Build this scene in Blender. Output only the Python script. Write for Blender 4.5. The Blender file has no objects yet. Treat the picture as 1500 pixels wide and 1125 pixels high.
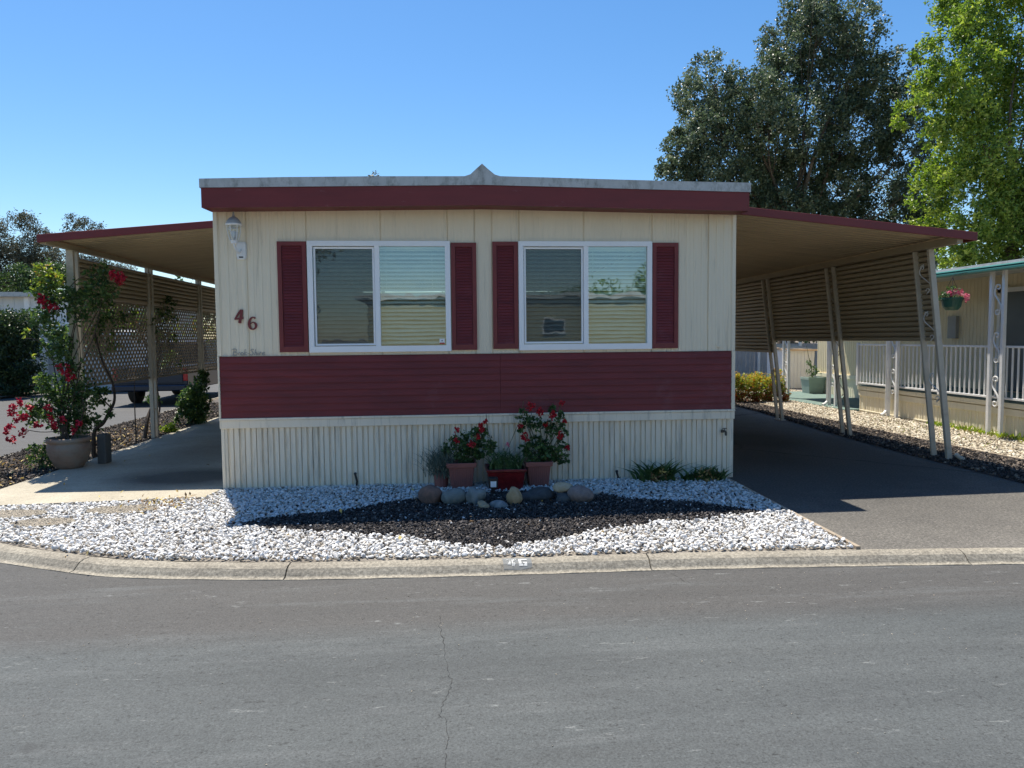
import bpy, bmesh, math, random
import numpy as np
from mathutils import Vector, Matrix
from mathutils.geometry import tessellate_polygon
random.seed(7); rng = np.random.default_rng(7)
SC = bpy.context.scene; COL = SC.collection
R = math.radians
# ------------------------------------------------------------------ camera
PIT, YAW, ROL = 0.0622, 0.09, -0.0095
cy, sy, cp, sp = math.cos(YAW), math.sin(YAW), math.cos(PIT), math.sin(PIT)
fw = Vector((sy*cp, cy*cp, -sp)); rr = Vector((cy, -sy, 0)); uu = rr.cross(fw)
cr, sr = math.cos(ROL), math.sin(ROL)
r2 = cr*rr + sr*uu; u2 = -sr*rr + cr*uu
cd = bpy.data.cameras.new("camera"); cam = bpy.data.objects.new("camera", cd); COL.objects.link(cam)
m = Matrix((r2, u2, -fw)).transposed().to_4x4(); m.translation = (0, 0, 1.65)
cam.matrix_world = m
cd.sensor_width = 36; cd.lens = 1090.84/1500*36; cd.clip_end = 3000; cd.clip_start = .05
SC.camera = cam
# ------------------------------------------------------------------ light
SUNV = Vector((-.56, 1.43, 3.3)).normalized()
elev = math.asin(SUNV.z); azi = math.atan2(SUNV.x, SUNV.y)
w = bpy.data.worlds.new("World"); SC.world = w; w.use_nodes = True
nt = w.node_tree; nt.nodes.clear()
sky = nt.nodes.new('ShaderNodeTexSky'); sky.sky_type = 'NISHITA'; sky.sun_disc = False
sky.sun_elevation = elev; sky.sun_rotation = azi; sky.air_density = 1.0; sky.dust_density = .3; sky.ozone_density = 2.5
bg = nt.nodes.new('ShaderNodeBackground'); bg.inputs[1].default_value = .100
wo = nt.nodes.new('ShaderNodeOutputWorld')
hs = nt.nodes.new('ShaderNodeHueSaturation'); hs.inputs['Saturation'].default_value = 1.28
nt.links.new(sky.outputs[0], hs.inputs['Color']); nt.links.new(hs.outputs[0], bg.inputs[0]); nt.links.new(bg.outputs[0], wo.inputs[0])
sd = bpy.data.lights.new("sun", 'SUN'); sd.energy = 5.0; sd.angle = R(.53); sd.color = (1, .93, .82)
so = bpy.data.objects.new("sun", sd); COL.objects.link(so)
so.rotation_euler = (-SUNV).to_track_quat('-Z', 'Y').to_euler(); so.location = (0, 0, 30)
SC.view_settings.view_transform = 'Standard'; SC.view_settings.look = 'None'
SC.view_settings.exposure = 0.68; SC.view_settings.gamma = 1; SC.view_settings.use_curve_mapping = False
SC.cycles.max_bounces = 8; SC.cycles.transparent_max_bounces = 24

# ------------------------------------------------------------------ materials
def new_mat(name):
    m = bpy.data.materials.new(name); m.use_nodes = True
    n = m.node_tree.nodes; b = n['Principled BSDF']
    return m, n, m.node_tree.links, b
def noise(n, l, scale, detail=4, rough=.55, stretch=None, vec=None, dist=0):
    t = n.new('ShaderNodeTexNoise'); t.inputs['Scale'].default_value = scale
    t.inputs['Detail'].default_value = detail; t.inputs['Roughness'].default_value = rough
    t.inputs['Distortion'].default_value = dist
    g = n.new('ShaderNodeNewGeometry')
    src = g.outputs['Position']
    if stretch:
        mp = n.new('ShaderNodeMapping'); mp.inputs['Scale'].default_value = stretch
        l.new(src, mp.inputs[0]); src = mp.outputs[0]
    l.new(src, t.inputs['Vector'])
    return t
def ramp(n, l, fac, stops):
    r = n.new('ShaderNodeValToRGB'); e = r.color_ramp.elements
    while len(e) > 1: e.remove(e[-1])
    for i, (p, c) in enumerate(stops):
        k = e[0] if i == 0 else e.new(p)
        k.position = p; k.color = (*c, 1) if len(c) == 3 else c
    l.new(fac, r.inputs[0]); return r
def mixc(n, l, fac, a, b, mode='MIX'):
    x = n.new('ShaderNodeMix'); x.data_type = 'RGBA'; x.blend_type = mode
    for s, v in ((x.inputs[0], fac), (x.inputs[6], a), (x.inputs[7], b)):
        if hasattr(v, 'links') or hasattr(v, 'is_linked'): l.new(v, s)
        elif isinstance(v, (int, float)): s.default_value = v
        else: s.default_value = (*v, 1)
    return x.outputs[2]
def bump(n, l, b, h, strength=.3, dist=.01):
    k = n.new('ShaderNodeBump'); k.inputs['Strength'].default_value = strength; k.inputs['Distance'].default_value = dist
    l.new(h, k.inputs['Height']); l.new(k.outputs[0], b.inputs['Normal'])
def paint(name, c, rough=.5, var=.12, scale=3, stretch=None, bs=0, bscale=60, metal=0, dirt=None, dirtth=.6, dstretch=None):
    m, n, l, b = new_mat(name)
    t = noise(n, l, scale, 5, .6, stretch)
    r = ramp(n, l, t.outputs[0], [(.3, tuple(x*(1-var) for x in c)), (.7, tuple(min(1, x*(1+var)) for x in c))])
    out = r.outputs[0]
    if dirt:
        d = noise(n, l, 2.2, 7, .7, dstretch or (1, 1, 1))
        f = ramp(n, l, d.outputs[0], [(dirtth-.1, (0, 0, 0)), (dirtth+.12, (1, 1, 1))])
        out = mixc(n, l, f.outputs[0], out, dirt)
    l.new(out, b.inputs['Base Color'])
    b.inputs['Roughness'].default_value = rough; b.inputs['Metallic'].default_value = metal
    if bs:
        t2 = noise(n, l, bscale, 4); bump(n, l, b, t2.outputs[0], bs)
    return m
def leafm(name, stops, trans=.35, rough=.45, spec=.5, attr='tint'):
    m, n, l, b = new_mat(name)
    a = n.new('ShaderNodeAttribute'); a.attribute_name = attr
    r = ramp(n, l, a.outputs['Fac'], stops)
    l.new(r.outputs[0], b.inputs['Base Color']); b.inputs['Roughness'].default_value = rough
    b.inputs['Specular IOR Level'].default_value = spec
    if trans:
        tr = n.new('ShaderNodeBsdfTranslucent'); 
        hs = n.new('ShaderNodeHueSaturation'); hs.inputs['Hue'].default_value = .485; hs.inputs['Saturation'].default_value = 1.15; hs.inputs['Value'].default_value = 1.7
        l.new(r.outputs[0], hs.inputs['Color']); l.new(hs.outputs[0], tr.inputs[0])
        mx = n.new('ShaderNodeMixShader'); mx.inputs[0].default_value = trans
        l.new(b.outputs[0], mx.inputs[1]); l.new(tr.outputs[0], mx.inputs[2])
        l.new(mx.outputs[0], n['Material Output'].inputs[0])
    return m
M = {}
M['cream'] = paint('cream_siding', (.82, .715, .535), .5, .04, 1.2, (3, 3, .5), .05, 90, dirt=(.42, .37, .28), dirtth=.68, dstretch=(7, 7, .35))
M['skirt'] = paint('skirt_cream', (.82, .73, .58), .5, .06, 1.5, (3, 3, .6), .05, 90, dirt=(.42, .38, .3), dirtth=.62, dstretch=(6, 6, .6))
M['maroon'] = paint('maroon_paint', (.165, .019, .019), .55, .22, 2.5, (.6, 1, 4), .1, 120, dirt=(.20, .05, .055), dirtth=.66)
M['maroon2'] = paint('maroon_trim', (.185, .026, .026), .5, .12, 4, None, .08, 100)
M['fascia'] = paint('maroon_fascia', (.175, .020, .020), .5, .12, 3, (.5, 1, 3), .1, 120, dirt=(.5, .42, .42), dirtth=.745, dstretch=(1.6, 1, 9))
M['cap'] = paint('weathered_roof_metal', (.50, .50, .48), .45, .12, 5, (2, 2, 1), .15, 60, dirt=(.17, .165, .14), dirtth=.60, dstretch=(4, 2, 2.2))
M['white'] = paint('white_vinyl', (.90, .90, .90), .3, .02, 3)
M['whitem'] = paint('white_metal', (.78, .78, .76), .4, .05, 6, dirt=(.5, .45, .36), dirtth=.72)
M['beige'] = paint('beige_metal', (.38, .31, .205), .5, .08, 3, (1, .4, 1), .06, 80, dirt=(.22, .17, .11), dirtth=.70)
M['soffit'] = paint('carport_soffit', (.56, .45, .29), .65, .12, 3, (.4, 4, 1), .05, 80, dirt=(.36, .28, .17), dirtth=.66, dstretch=(.4, 3, 1))
M['post'] = paint('post_beige', (.52, .47, .38), .45, .08, 6, None, .06, 80, dirt=(.28, .22, .15), dirtth=.66)
M['lattice'] = paint('lattice_wood', (.33, .27, .20), .75, .15, 8, None, .2, 60)
M['slatw'] = paint('blind_slat', (.74, .77, .72), .45, .05, 8)
M['dark'] = paint('dark_interior', (.02, .02, .02), .8, .1)
M['black'] = paint('black_plastic', (.015, .015, .017), .4, .1)
M['nwall'] = paint('neighbour_siding', (.74, .64, .43), .5, .06, 1.5, (3, 3, .5))
M['nskirt'] = paint('neighbour_skirt', (.82, .75, .56), .55, .06, 1.5, (3, 3, .5), dirt=(.55, .47, .32), dirtth=.66, dstretch=(4, 4, .5))
M['green'] = paint('green_gutter', (.03, .17, .14), .35, .1, 4)
M['nroof'] = paint('pale_roof', (.62, .64, .60), .6, .1, 5, None, .1, 50, dirt=(.4, .36, .3), dirtth=.6)
M['carpet'] = paint('green_patio', (.12, .18, .155), .85, .1, 8)
M['terra'] = paint('terracotta_plastic', (.27, .10, .085), .55, .1, 5)
M['redglaze'] = paint('red_glaze', (.16, .012, .014), .25, .3, 14, None, .5, 26)
M['pot'] = paint('aged_terracotta', (.24, .155, .11), .85, .25, 5, (1, 1, 2), .3, 40, dirt=(.26, .23, .19), dirtth=.52)
M['soil'] = paint('potting_soil', (.035, .025, .018), .95, .3, 30, None, .6, 60)
M['block'] = paint('grey_block', (.09, .095, .095), .9, .15, 12, None, .4, 80)
M['bark'] = paint('bark', (.095, .075, .055), .9, .35, 6, (3, 3, .5), .8, 18)
M['stem'] = paint('stem', (.09, .10, .045), .8, .3, 12)
M['vine'] = paint('vine_wood', (.06, .045, .035), .9, .3, 12, None, .5, 40)
M['shedw'] = paint('shed_white', (.72, .72, .70), .5, .05, 3)
M['shedr'] = paint('shed_roof', (.62, .42, .24), .6, .12, 5)
M['fence'] = paint('fence_grey', (.36, .37, .38), .8, .1, 5)
M['yellow'] = paint('yellow_siding', (.42, .40, .24), .5, .04, 2)
M['tyre'] = paint('tyre_rubber', (.02, .02, .02), .8, .1)
M['chrome'] = paint('rim_metal', (.4, .4, .42), .3, .05, 3, metal=.8)
M['carp'] = paint('car_blue', (.007, .016, .04), .3, .05)
M['tlamp'] = paint('tail_lamp', (.45, .015, .02), .2, .05)
M['bulb'] = paint('frosted_bulb', (.75, .78, .8), .3, .03)
M['leaf_dark'] = leafm('leaf_dark', [(0, (.022, .042, .022)), (.5, (.075, .115, .062)), (.8, (.16, .20, .125)), (1, (.27, .31, .22))], .25, .42, .55)  # palest stops paint the glints of glossy leaves into the colour
M['leaf_green'] = leafm('leaf_green', [(0, (.04, .095, .018)), (.5, (.135, .225, .042)), (.85, (.26, .345, .075)), (1, (.40, .46, .13))], .43, .42)
M['leaf_euc'] = leafm('leaf_euc', [(0, (.035, .042, .028)), (.6, (.085, .092, .058)), (1, (.17, .165, .11))], .22)
M['leaf_far'] = leafm('leaf_far', [(0, (.02, .05, .015)), (1, (.09, .15, .05))], .25)
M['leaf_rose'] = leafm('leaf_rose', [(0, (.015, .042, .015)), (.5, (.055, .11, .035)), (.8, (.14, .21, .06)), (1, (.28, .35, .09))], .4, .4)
M['leaf_rosey'] = leafm('leaf_rose_young', [(0, (.05, .11, .03)), (.65, (.20, .28, .05)), (.9, (.32, .36, .08)), (1, (.42, .26, .10))], .4, .4)
M['leaf_ger'] = leafm('leaf_geranium', [(0, (.03, .07, .025)), (.7, (.08, .155, .05)), (1, (.16, .25, .08))], .25, .55)
M['leaf_silver'] = leafm('leaf_silver', [(0, (.07, .10, .08)), (1, (.16, .20, .16))], .2, .7)
M['leaf_blade'] = leafm('leaf_blade', [(0, (.03, .08, .03)), (1, (.12, .2, .07))], .25, .45)
M['leaf_hedge'] = leafm('leaf_hedge', [(0, (.01, .025, .01)), (.7, (.04, .075, .025)), (1, (.13, .17, .05))], .25, .45)
M['leaf_nandina'] = leafm('leaf_nandina', [(0, (.16, .035, .015)), (.3, (.36, .12, .04)), (.42, (.14, .22, .045)), (.75, (.30, .38, .07)), (1, (.52, .34, .08))], .4, .45)
M['leaf_lime'] = leafm('leaf_lime', [(0, (.08, .16, .02)), (1, (.32, .42, .06))], .4, .5)
M['dry'] = leafm('dry_leaf', [(0, (.12, .06, .025)), (.5, (.38, .26, .12)), (1, (.6, .5, .16))], .1, .8)
M['rose'] = leafm('rose_petal', [(0, (.22, .004, .012)), (1, (.55, .012, .045))], .12, .6)
M['redger'] = leafm('geranium_petal', [(0, (.25, .003, .008)), (1, (.60, .010, .02))], .12, .6)
M['pink'] = leafm('pink_petal', [(0, (.5, .05, .12)), (1, (.8, .35, .4))], .2, .6)

def stonem(name, stops, rough=.85, bs=.3, bscale=60, spots=None):
    m, n, l, b = new_mat(name)
    a = n.new('ShaderNodeAttribute'); a.attribute_name = 'tint'
    r = ramp(n, l, a.outputs['Fac'], stops); out = r.outputs[0]
    t = noise(n, l, bscale, 4)
    rr_ = ramp(n, l, t.outputs[0], [(.3, (.75, .75, .75)), (.65, (1, 1, 1))])
    out = mixc(n, l, 1.0, out, rr_.outputs[0], 'MULTIPLY')
    l.new(out, b.inputs['Base Color']); b.inputs['Roughness'].default_value = rough
    bump(n, l, b, t.outputs[0], bs); return m
M['wrock'] = stonem('white_marble_chip', [(0, (.26, .22, .17)), (.07, (.48, .43, .36)), (.16, (.62, .60, .56)), (.6, (.76, .755, .74)), (1, (.84, .84, .83))], .65)
M['lava'] = stonem('dark_lava_chip', [(0, (.016, .014, .015)), (.55, (.05, .045, .045)), (.9, (.11, .10, .096)), (1, (.30, .25, .21))], .9)
M['mulch'] = stonem('mulch_chip', [(0, (.02, .017, .015)), (.6, (.07, .06, .055)), (.88, (.17, .13, .10)), (1, (.42, .34, .25))], .9)
M['tanrock'] = stonem('tan_gravel', [(0, (.35, .28, .19)), (.5, (.62, .54, .40)), (1, (.82, .76, .62))], .8)
M['pebble'] = stonem('pebble_disc', [(0, (.38, .33, .26)), (1, (.55, .48, .38))], .85, .8, 140)
def boulderm(name, c1, c2):
    m, n, l, b = new_mat(name)
    t = noise(n, l, 14, 6, .65, None, None, .6); t2 = noise(n, l, 90, 3)
    r = ramp(n, l, t.outputs[0], [(.35, c1), (.65, c2)]); l.new(r.outputs[0], b.inputs['Base Color'])
    b.inputs['Roughness'].default_value = .75; bump(n, l, b, t2.outputs[0], .3); return m
# ground materials
def asphalt():
    m, n, l, b = new_mat('asphalt_road')
    big = noise(n, l, .8, 5, .65, (.55, 1.8, 1)); r = ramp(n, l, big.outputs[0], [(.3, (.054, .061, .063)), (.7, (.080, .089, .090))])
    g = n.new('ShaderNodeNewGeometry'); s = n.new('ShaderNodeSeparateXYZ'); l.new(g.outputs['Position'], s.inputs[0])
    # resealed darker, browner strip along the kerb
    wv = noise(n, l, .5, 3); ma = n.new('ShaderNodeMath'); ma.operation = 'MULTIPLY_ADD'; ma.inputs[1].default_value = .12
    l.new(wv.outputs[0], ma.inputs[0]); l.new(s.outputs[1], ma.inputs[2])
    mr = n.new('ShaderNodeMapRange'); mr.inputs[1].default_value = 4.25; mr.inputs[2].default_value = 4.55; l.new(ma.outputs[0], mr.inputs[0])
    out = mixc(n, l, mr.outputs[0], r.outputs[0], (.064, .063, .061))
    st = noise(n, l, 1.6, 5, .7, (.35, 3.2, 1)); f = ramp(n, l, st.outputs[0], [(.54, (0, 0, 0)), (.74, (.6, .6, .6))])
    out = mixc(n, l, f.outputs[0], out, (.115, .123, .124))
    st2 = noise(n, l, 1.1, 5, .7, (.3, 2.4, 1)); f = ramp(n, l, st2.outputs[0], [(.55, (0, 0, 0)), (.8, (.6, .6, .6))])
    out = mixc(n, l, f.outputs[0], out, (.045, .047, .047))
    sc = noise(n, l, 7, 4, .75, (.6, 2.2, 1)); f = ramp(n, l, sc.outputs[0], [(.63, (0, 0, 0)), (.72, (.75, .75, .75))])
    out = mixc(n, l, f.outputs[0], out, (.20, .21, .205))
    ag = noise(n, l, 95, 3, .85); f = ramp(n, l, ag.outputs[0], [(.36, (.55, .55, .55)), (.48, (.97, .97, .97)), (.56, (1.03, 1.03, 1.03)), (.68, (1.55, 1.55, 1.53))])
    out = mixc(n, l, 1, out, f.outputs[0], 'MULTIPLY')
    oil = noise(n, l, 2.4, 3, .5, (1, 1.1, 1)); f = ramp(n, l, oil.outputs[0], [(.70, (0, 0, 0)), (.76, (.55, .55, .55))])
    out = mixc(n, l, f.outputs[0], out, (.03, .031, .032))
    tl = noise(n, l, .9, 3, .6, (.12, 3.4, 1)); f = ramp(n, l, tl.outputs[0], [(.36, (.92, .92, .92)), (.5, (1, 1, 1)), (.64, (1.05, 1.05, 1.05))])
    out = mixc(n, l, 1, out, f.outputs[0], 'MULTIPLY')
    pk = noise(n, l, 26, 5, .85, (.7, 1.3, 1)); f = ramp(n, l, pk.outputs[0], [(.35, (.35, .35, .35)), (.42, (1, 1, 1)), (.60, (1, 1, 1)), (.70, (1.4, 1.4, 1.4))])
    out = mixc(n, l, 1, out, f.outputs[0], 'MULTIPLY')
    l.new(out, b.inputs['Base Color']); b.inputs['Roughness'].default_value = .82
    bump(n, l, b, ag.outputs[0], .45, .006); return m
M['asphalt'] = asphalt()
def rough_ground(name, c1, c2, agg=(.6, 1.4), scale=90, stains_shade=(), crackf=0):
    m, n, l, b = new_mat(name)
    big = noise(n, l, 1.3, 6, .65); r = ramp(n, l, big.outputs[0], [(.3, c1), (.7, c2)]); out = r.outputs[0]
    for (x, y, rad, c, amt) in stains_shade:
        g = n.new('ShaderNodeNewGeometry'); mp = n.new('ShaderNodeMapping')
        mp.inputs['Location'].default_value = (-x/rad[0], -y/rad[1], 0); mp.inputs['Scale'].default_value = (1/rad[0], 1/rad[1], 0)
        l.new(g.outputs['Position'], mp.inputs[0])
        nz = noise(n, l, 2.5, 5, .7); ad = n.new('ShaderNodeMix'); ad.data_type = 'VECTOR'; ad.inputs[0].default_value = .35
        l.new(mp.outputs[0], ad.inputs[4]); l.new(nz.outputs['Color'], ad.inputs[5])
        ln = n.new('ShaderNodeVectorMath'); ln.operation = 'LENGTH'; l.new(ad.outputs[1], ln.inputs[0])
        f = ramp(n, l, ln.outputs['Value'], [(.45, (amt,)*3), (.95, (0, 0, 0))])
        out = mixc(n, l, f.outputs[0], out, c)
    ag = noise(n, l, scale, 4, .75)
    f = ramp(n, l, ag.outputs[0], [(.33, (agg[0],)*3), (.5, (1, 1, 1)), (.68, (agg[1],)*3)])
    out = mixc(n, l, 1, out, f.outputs[0], 'MULTIPLY')
    cg = noise(n, l, scale*.36, 5, .85); f = ramp(n, l, cg.outputs[0], [(.34, (.62,)*3), (.44, (1, 1, 1)), (.60, (1, 1, 1)), (.70, (1.45,)*3)])
    out = mixc(n, l, 1, out, f.outputs[0], 'MULTIPLY')
    if crackf:
        v = n.new('ShaderNodeTexVoronoi'); v.feature = 'DISTANCE_TO_EDGE'; v.inputs['Scale'].default_value = crackf
        nz = noise(n, l, 3, 5, .7); g = n.new('ShaderNodeNewGeometry'); ad = n.new('ShaderNodeMix'); ad.data_type = 'VECTOR'; ad.inputs[0].default_value = .25
        l.new(g.outputs['Position'], ad.inputs[4]); l.new(nz.outputs['Color'], ad.inputs[5]); l.new(ad.outputs[1], v.inputs['Vector'])
        f = ramp(n, l, v.outputs['Distance'], [(.0, (.35, .35, .35)), (.006, (1, 1, 1))])
        out = mixc(n, l, 1, out, f.outputs[0], 'MULTIPLY')
    l.new(out, b.inputs['Base Color']); b.inputs['Roughness'].default_value = .88
    bump(n, l, b, ag.outputs[0], .5, .006); return m
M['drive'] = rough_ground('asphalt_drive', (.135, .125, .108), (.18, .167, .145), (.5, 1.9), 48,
    [(4.9, 11.6, (3.0, 4.6), (.045, .043, .040), .85), (5.0, 11.6, (.75, .9), (.02, .015, .012), .85), (4.4, 9.9, (.5, .8), (.025, .022, .02), .5)], .22)  # widest ellipse paints carport shade into the drive colour; smaller ones are stains
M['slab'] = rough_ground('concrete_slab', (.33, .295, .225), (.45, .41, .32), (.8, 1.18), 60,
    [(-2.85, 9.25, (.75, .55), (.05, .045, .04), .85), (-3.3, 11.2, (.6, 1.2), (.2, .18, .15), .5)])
M['curb'] = rough_ground('kerb_concrete', (.21, .188, .150), (.31, .282, .225), (.55, 1.6), 45)
M['dirt'] = rough_ground('dirt', (.12, .09, .065), (.2, .16, .11), (.6, 1.3), 40)
M['bedsoil'] = rough_ground('bed_soil', (.05, .042, .036), (.09, .075, .065), (.6, 1.3), 60)
M['wbed'] = rough_ground('gravel_base', (.16, .14, .115), (.28, .25, .21), (.5, 1.2), 60)

# ------------------------------------------------------------------ builders
def tag(o, label=None, cat=None, group=None, kind=None):
    if label: o['label'] = label
    if cat: o['category'] = cat
    if group: o['group'] = group
    if kind: o['kind'] = kind
    return o
def thing(name, loc, label, cat, group=None):
    o = bpy.data.objects.new(name, None); o.empty_display_size = .2; COL.objects.link(o)
    o.location = loc; WL[o.name] = Vector(loc); return tag(o, label, cat, group)
WL = {}
def add_tint(me, vals):
    a = me.attributes.new('tint', 'FLOAT', 'FACE'); a.data.foreach_set('value', np.asarray(vals, dtype=np.float32))
def link(me, name, mat, parent=None, smooth=False, origin=None):
    o = bpy.data.objects.new(name, me); COL.objects.link(o)
    for mm in (mat if isinstance(mat, (list, tuple)) else [mat]): me.materials.append(mm)
    off = Vector((0, 0, 0))
    if parent is not None:
        o.parent = parent; off = WL[parent.name]; WL[o.name] = off
    elif origin is not None:
        off = Vector(origin); o.location = off; WL[o.name] = off
    else: WL[o.name] = off
    if off.length:
        me.transform(Matrix.Translation(-off))
    if smooth: me.shade_smooth()
    return o
class MB:
    def __init__(s): s.v = []; s.f = []; s.mi = []
    def add(s, vs, fs, mi=0):
        k = len(s.v); s.v += [tuple(p) for p in vs]; s.f += [tuple(i+k for i in f) for f in fs]; s.mi += [mi]*len(fs); return s
    def box(s, a, b, mi=0):
        x0, y0, z0 = a; x1, y1, z1 = b
        return s.add([(x0,y0,z0),(x1,y0,z0),(x1,y1,z0),(x0,y1,z0),(x0,y0,z1),(x1,y0,z1),(x1,y1,z1),(x0,y1,z1)],
            [(0,3,2,1),(4,5,6,7),(0,1,5,4),(1,2,6,5),(2,3,7,6),(3,0,4,7)], mi)
    def hexa(s, bot, top, mi=0):
        return s.add(list(bot)+list(top), [(0,3,2,1),(4,5,6,7),(0,1,5,4),(1,2,6,5),(2,3,7,6),(3,0,4,7)], mi)
    def beam(s, p, q, wx, wy, mi=0, up=(0, 0, 1)):
        p, q = Vector(p), Vector(q); d = (q-p).normalized(); up = Vector(up)
        a = d.cross(up)
        if a.length < 1e-3: a = d.cross(Vector((0, 1, 0)))
        a.normalize(); b = a.cross(d); a = a*wx/2; b = b*wy/2
        return s.hexa([p-a-b, p+a-b, p+a+b, p-a+b], [q-a-b, q+a-b, q+a+b, q-a+b], mi)
    def tube(s, path, rad, seg=8, cap=True, mi=0):
        path = [Vector(p) for p in path]; n = len(path)
        if not hasattr(rad, '__len__'): rad = [rad]*n
        vs = []; fs = []; ref = None
        for i, p in enumerate(path):
            d = (path[min(i+1, n-1)]-path[max(i-1, 0)])
            if d.length < 1e-9: d = Vector((0, 0, 1))
            d.normalize()
            if ref is None: ref = Vector((1, 0, 0)) if abs(d.x) < .8 else Vector((0, 1, 0))
            a = (ref - d*ref.dot(d)).normalized(); b = d.cross(a); ref = a
            for k in range(seg):
                t = 2*math.pi*k/seg; vs.append(p+(a*math.cos(t)+b*math.sin(t))*rad[i])
        for i in range(n-1):
            for k in range(seg):
                fs.append((i*seg+k, i*seg+(k+1) % seg, (i+1)*seg+(k+1) % seg, (i+1)*seg+k))
        if cap: fs.append(tuple(range(seg))[::-1]); fs.append(tuple((n-1)*seg+k for k in range(seg)))
        return s.add(vs, fs, mi)
    def lathe(s, c, prof, seg=24, mi=0, sqr=False, rot=0):
        vs = []; fs = []; n = len(prof)
        for r_, z in prof:
            for k in range(seg):
                t = 2*math.pi*(k+.5*sqr)/seg+rot; q = r_*(1.41421 if sqr and seg == 4 else 1)
                vs.append((c[0]+q*math.cos(t), c[1]+q*math.sin(t), c[2]+z))
        for i in range(n-1):
            for k in range(seg): fs.append((i*seg+k, i*seg+(k+1) % seg, (i+1)*seg+(k+1) % seg, (i+1)*seg+k))
        fs.append(tuple(range(seg))[::-1]); fs.append(tuple((n-1)*seg+k for k in range(seg)))
        return s.add(vs, fs, mi)
    def sweepz(s, prof, z0, z1, mi=0):     # prof: (x,y) polyline, open sheet
        n = len(prof); f0 = z0 if callable(z0) else (lambda x: z0); f1 = z1 if callable(z1) else (lambda x: z1)
        vs = [(x, y, f0(x)) for x, y in prof]+[(x, y, f1(x)) for x, y in prof]
        return s.add(vs, [(i, i+1, n+i+1, n+i) for i in range(n-1)], mi)
    def sweep(s, prof, p0, p1, mi=0, closed=False):   # prof: list of offset vectors; swept from p0 to p1
        n = len(prof); p0, p1 = Vector(p0), Vector(p1)
        vs = [p0+Vector(q) for q in prof]+[p1+Vector(q) for q in prof]
        fs = [(i, (i+1) % n, n+(i+1) % n, n+i) for i in range(n if closed else n-1)]
        if closed: fs += [tuple(range(n))[::-1], tuple(range(n, 2*n))]
        return s.add(vs, fs, mi)
    def ribbon(s, pts, wds, y0, y1, mi=0):  # stroke in the xz plane, extruded in y
        P = [Vector((x, z)) for x, z in pts]; n = len(P); L = []; Rr = []
        for i, p in enumerate(P):
            d = (P[min(i+1, n-1)]-P[max(i-1, 0)]).normalized(); nn = Vector((-d.y, d.x))*wds[i]/2
            L.append(p+nn); Rr.append(p-nn)
        vs = [(a.x, y0, a.y) for a in L]+[(a.x, y0, a.y) for a in Rr]+[(a.x, y1, a.y) for a in L]+[(a.x, y1, a.y) for a in Rr]
        fs = []
        for i in range(n-1):
            fs += [(i, i+1, n+i+1, n+i), (2*n+i, 3*n+i, 3*n+i+1, 2*n+i+1), (i, 2*n+i, 2*n+i+1, i+1), (n+i, n+i+1, 3*n+i+1, 3*n+i)]
        fs += [(0, n, 3*n, 2*n), (n-1, 3*n-1, 4*n-1, 2*n-1)]
        return s.add(vs, fs, mi)
    def build(s, name, mat, parent=None, smooth=False, bevel=0, origin=None, fix=True):
        me = bpy.data.meshes.new(name); me.from_pydata(s.v, [], s.f); me.polygons.foreach_set('material_index', s.mi)
        if fix or bevel:
            bm = bmesh.new(); bm.from_mesh(me)
            if bevel:
                bmesh.ops.bevel(bm, geom=[e for e in bm.edges if e.is_manifold and e.calc_face_angle(0) > .6], offset=bevel, segments=1, affect='EDGES', profile=.5, clamp_overlap=True)
            if fix: bmesh.ops.recalc_face_normals(bm, faces=bm.faces)
            bm.to_mesh(me); bm.free()
        return link(me, name, mat, parent, smooth, origin)
def ico(sub):
    bm = bmesh.new(); bmesh.ops.create_icosphere(bm, subdivisions=sub, radius=1)
    v = np.array([x.co[:] for x in bm.verts]); f = np.array([[q.index for q in p.verts] for p in bm.faces]); bm.free(); return v, f
def rotm(yaw, tx, ty):
    c, s_ = np.cos(yaw), np.sin(yaw); n = len(yaw); Z = np.zeros((n, 3, 3)); Z[:,0,0]=c; Z[:,0,1]=-s_; Z[:,1,0]=s_; Z[:,1,1]=c; Z[:,2,2]=1
    c, s_ = np.cos(tx), np.sin(tx); X = np.zeros((n, 3, 3)); X[:,0,0]=1; X[:,1,1]=c; X[:,1,2]=-s_; X[:,2,1]=s_; X[:,2,2]=c
    c, s_ = np.cos(ty), np.sin(ty); Y = np.zeros((n, 3, 3)); Y[:,1,1]=1; Y[:,0,0]=c; Y[:,0,2]=s_; Y[:,2,0]=-s_; Y[:,2,2]=c
    return Z@X@Y
def raw_mesh(name, V, F, tint=None, smooth=False):
    me = bpy.data.meshes.new(name); k = F.shape[1]
    me.vertices.add(len(V)); me.vertices.foreach_set('co', V.astype(np.float32).ravel())
    me.loops.add(F.size); me.loops.foreach_set('vertex_index', F.astype(np.int32).ravel())
    me.polygons.add(len(F)); me.polygons.foreach_set('loop_start', np.arange(0, F.size, k, dtype=np.int32))
    me.polygons.foreach_set('use_smooth', np.full(len(F), smooth)); me.update(calc_edges=True)
    if tint is not None: add_tint(me, tint)
    return me
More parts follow.
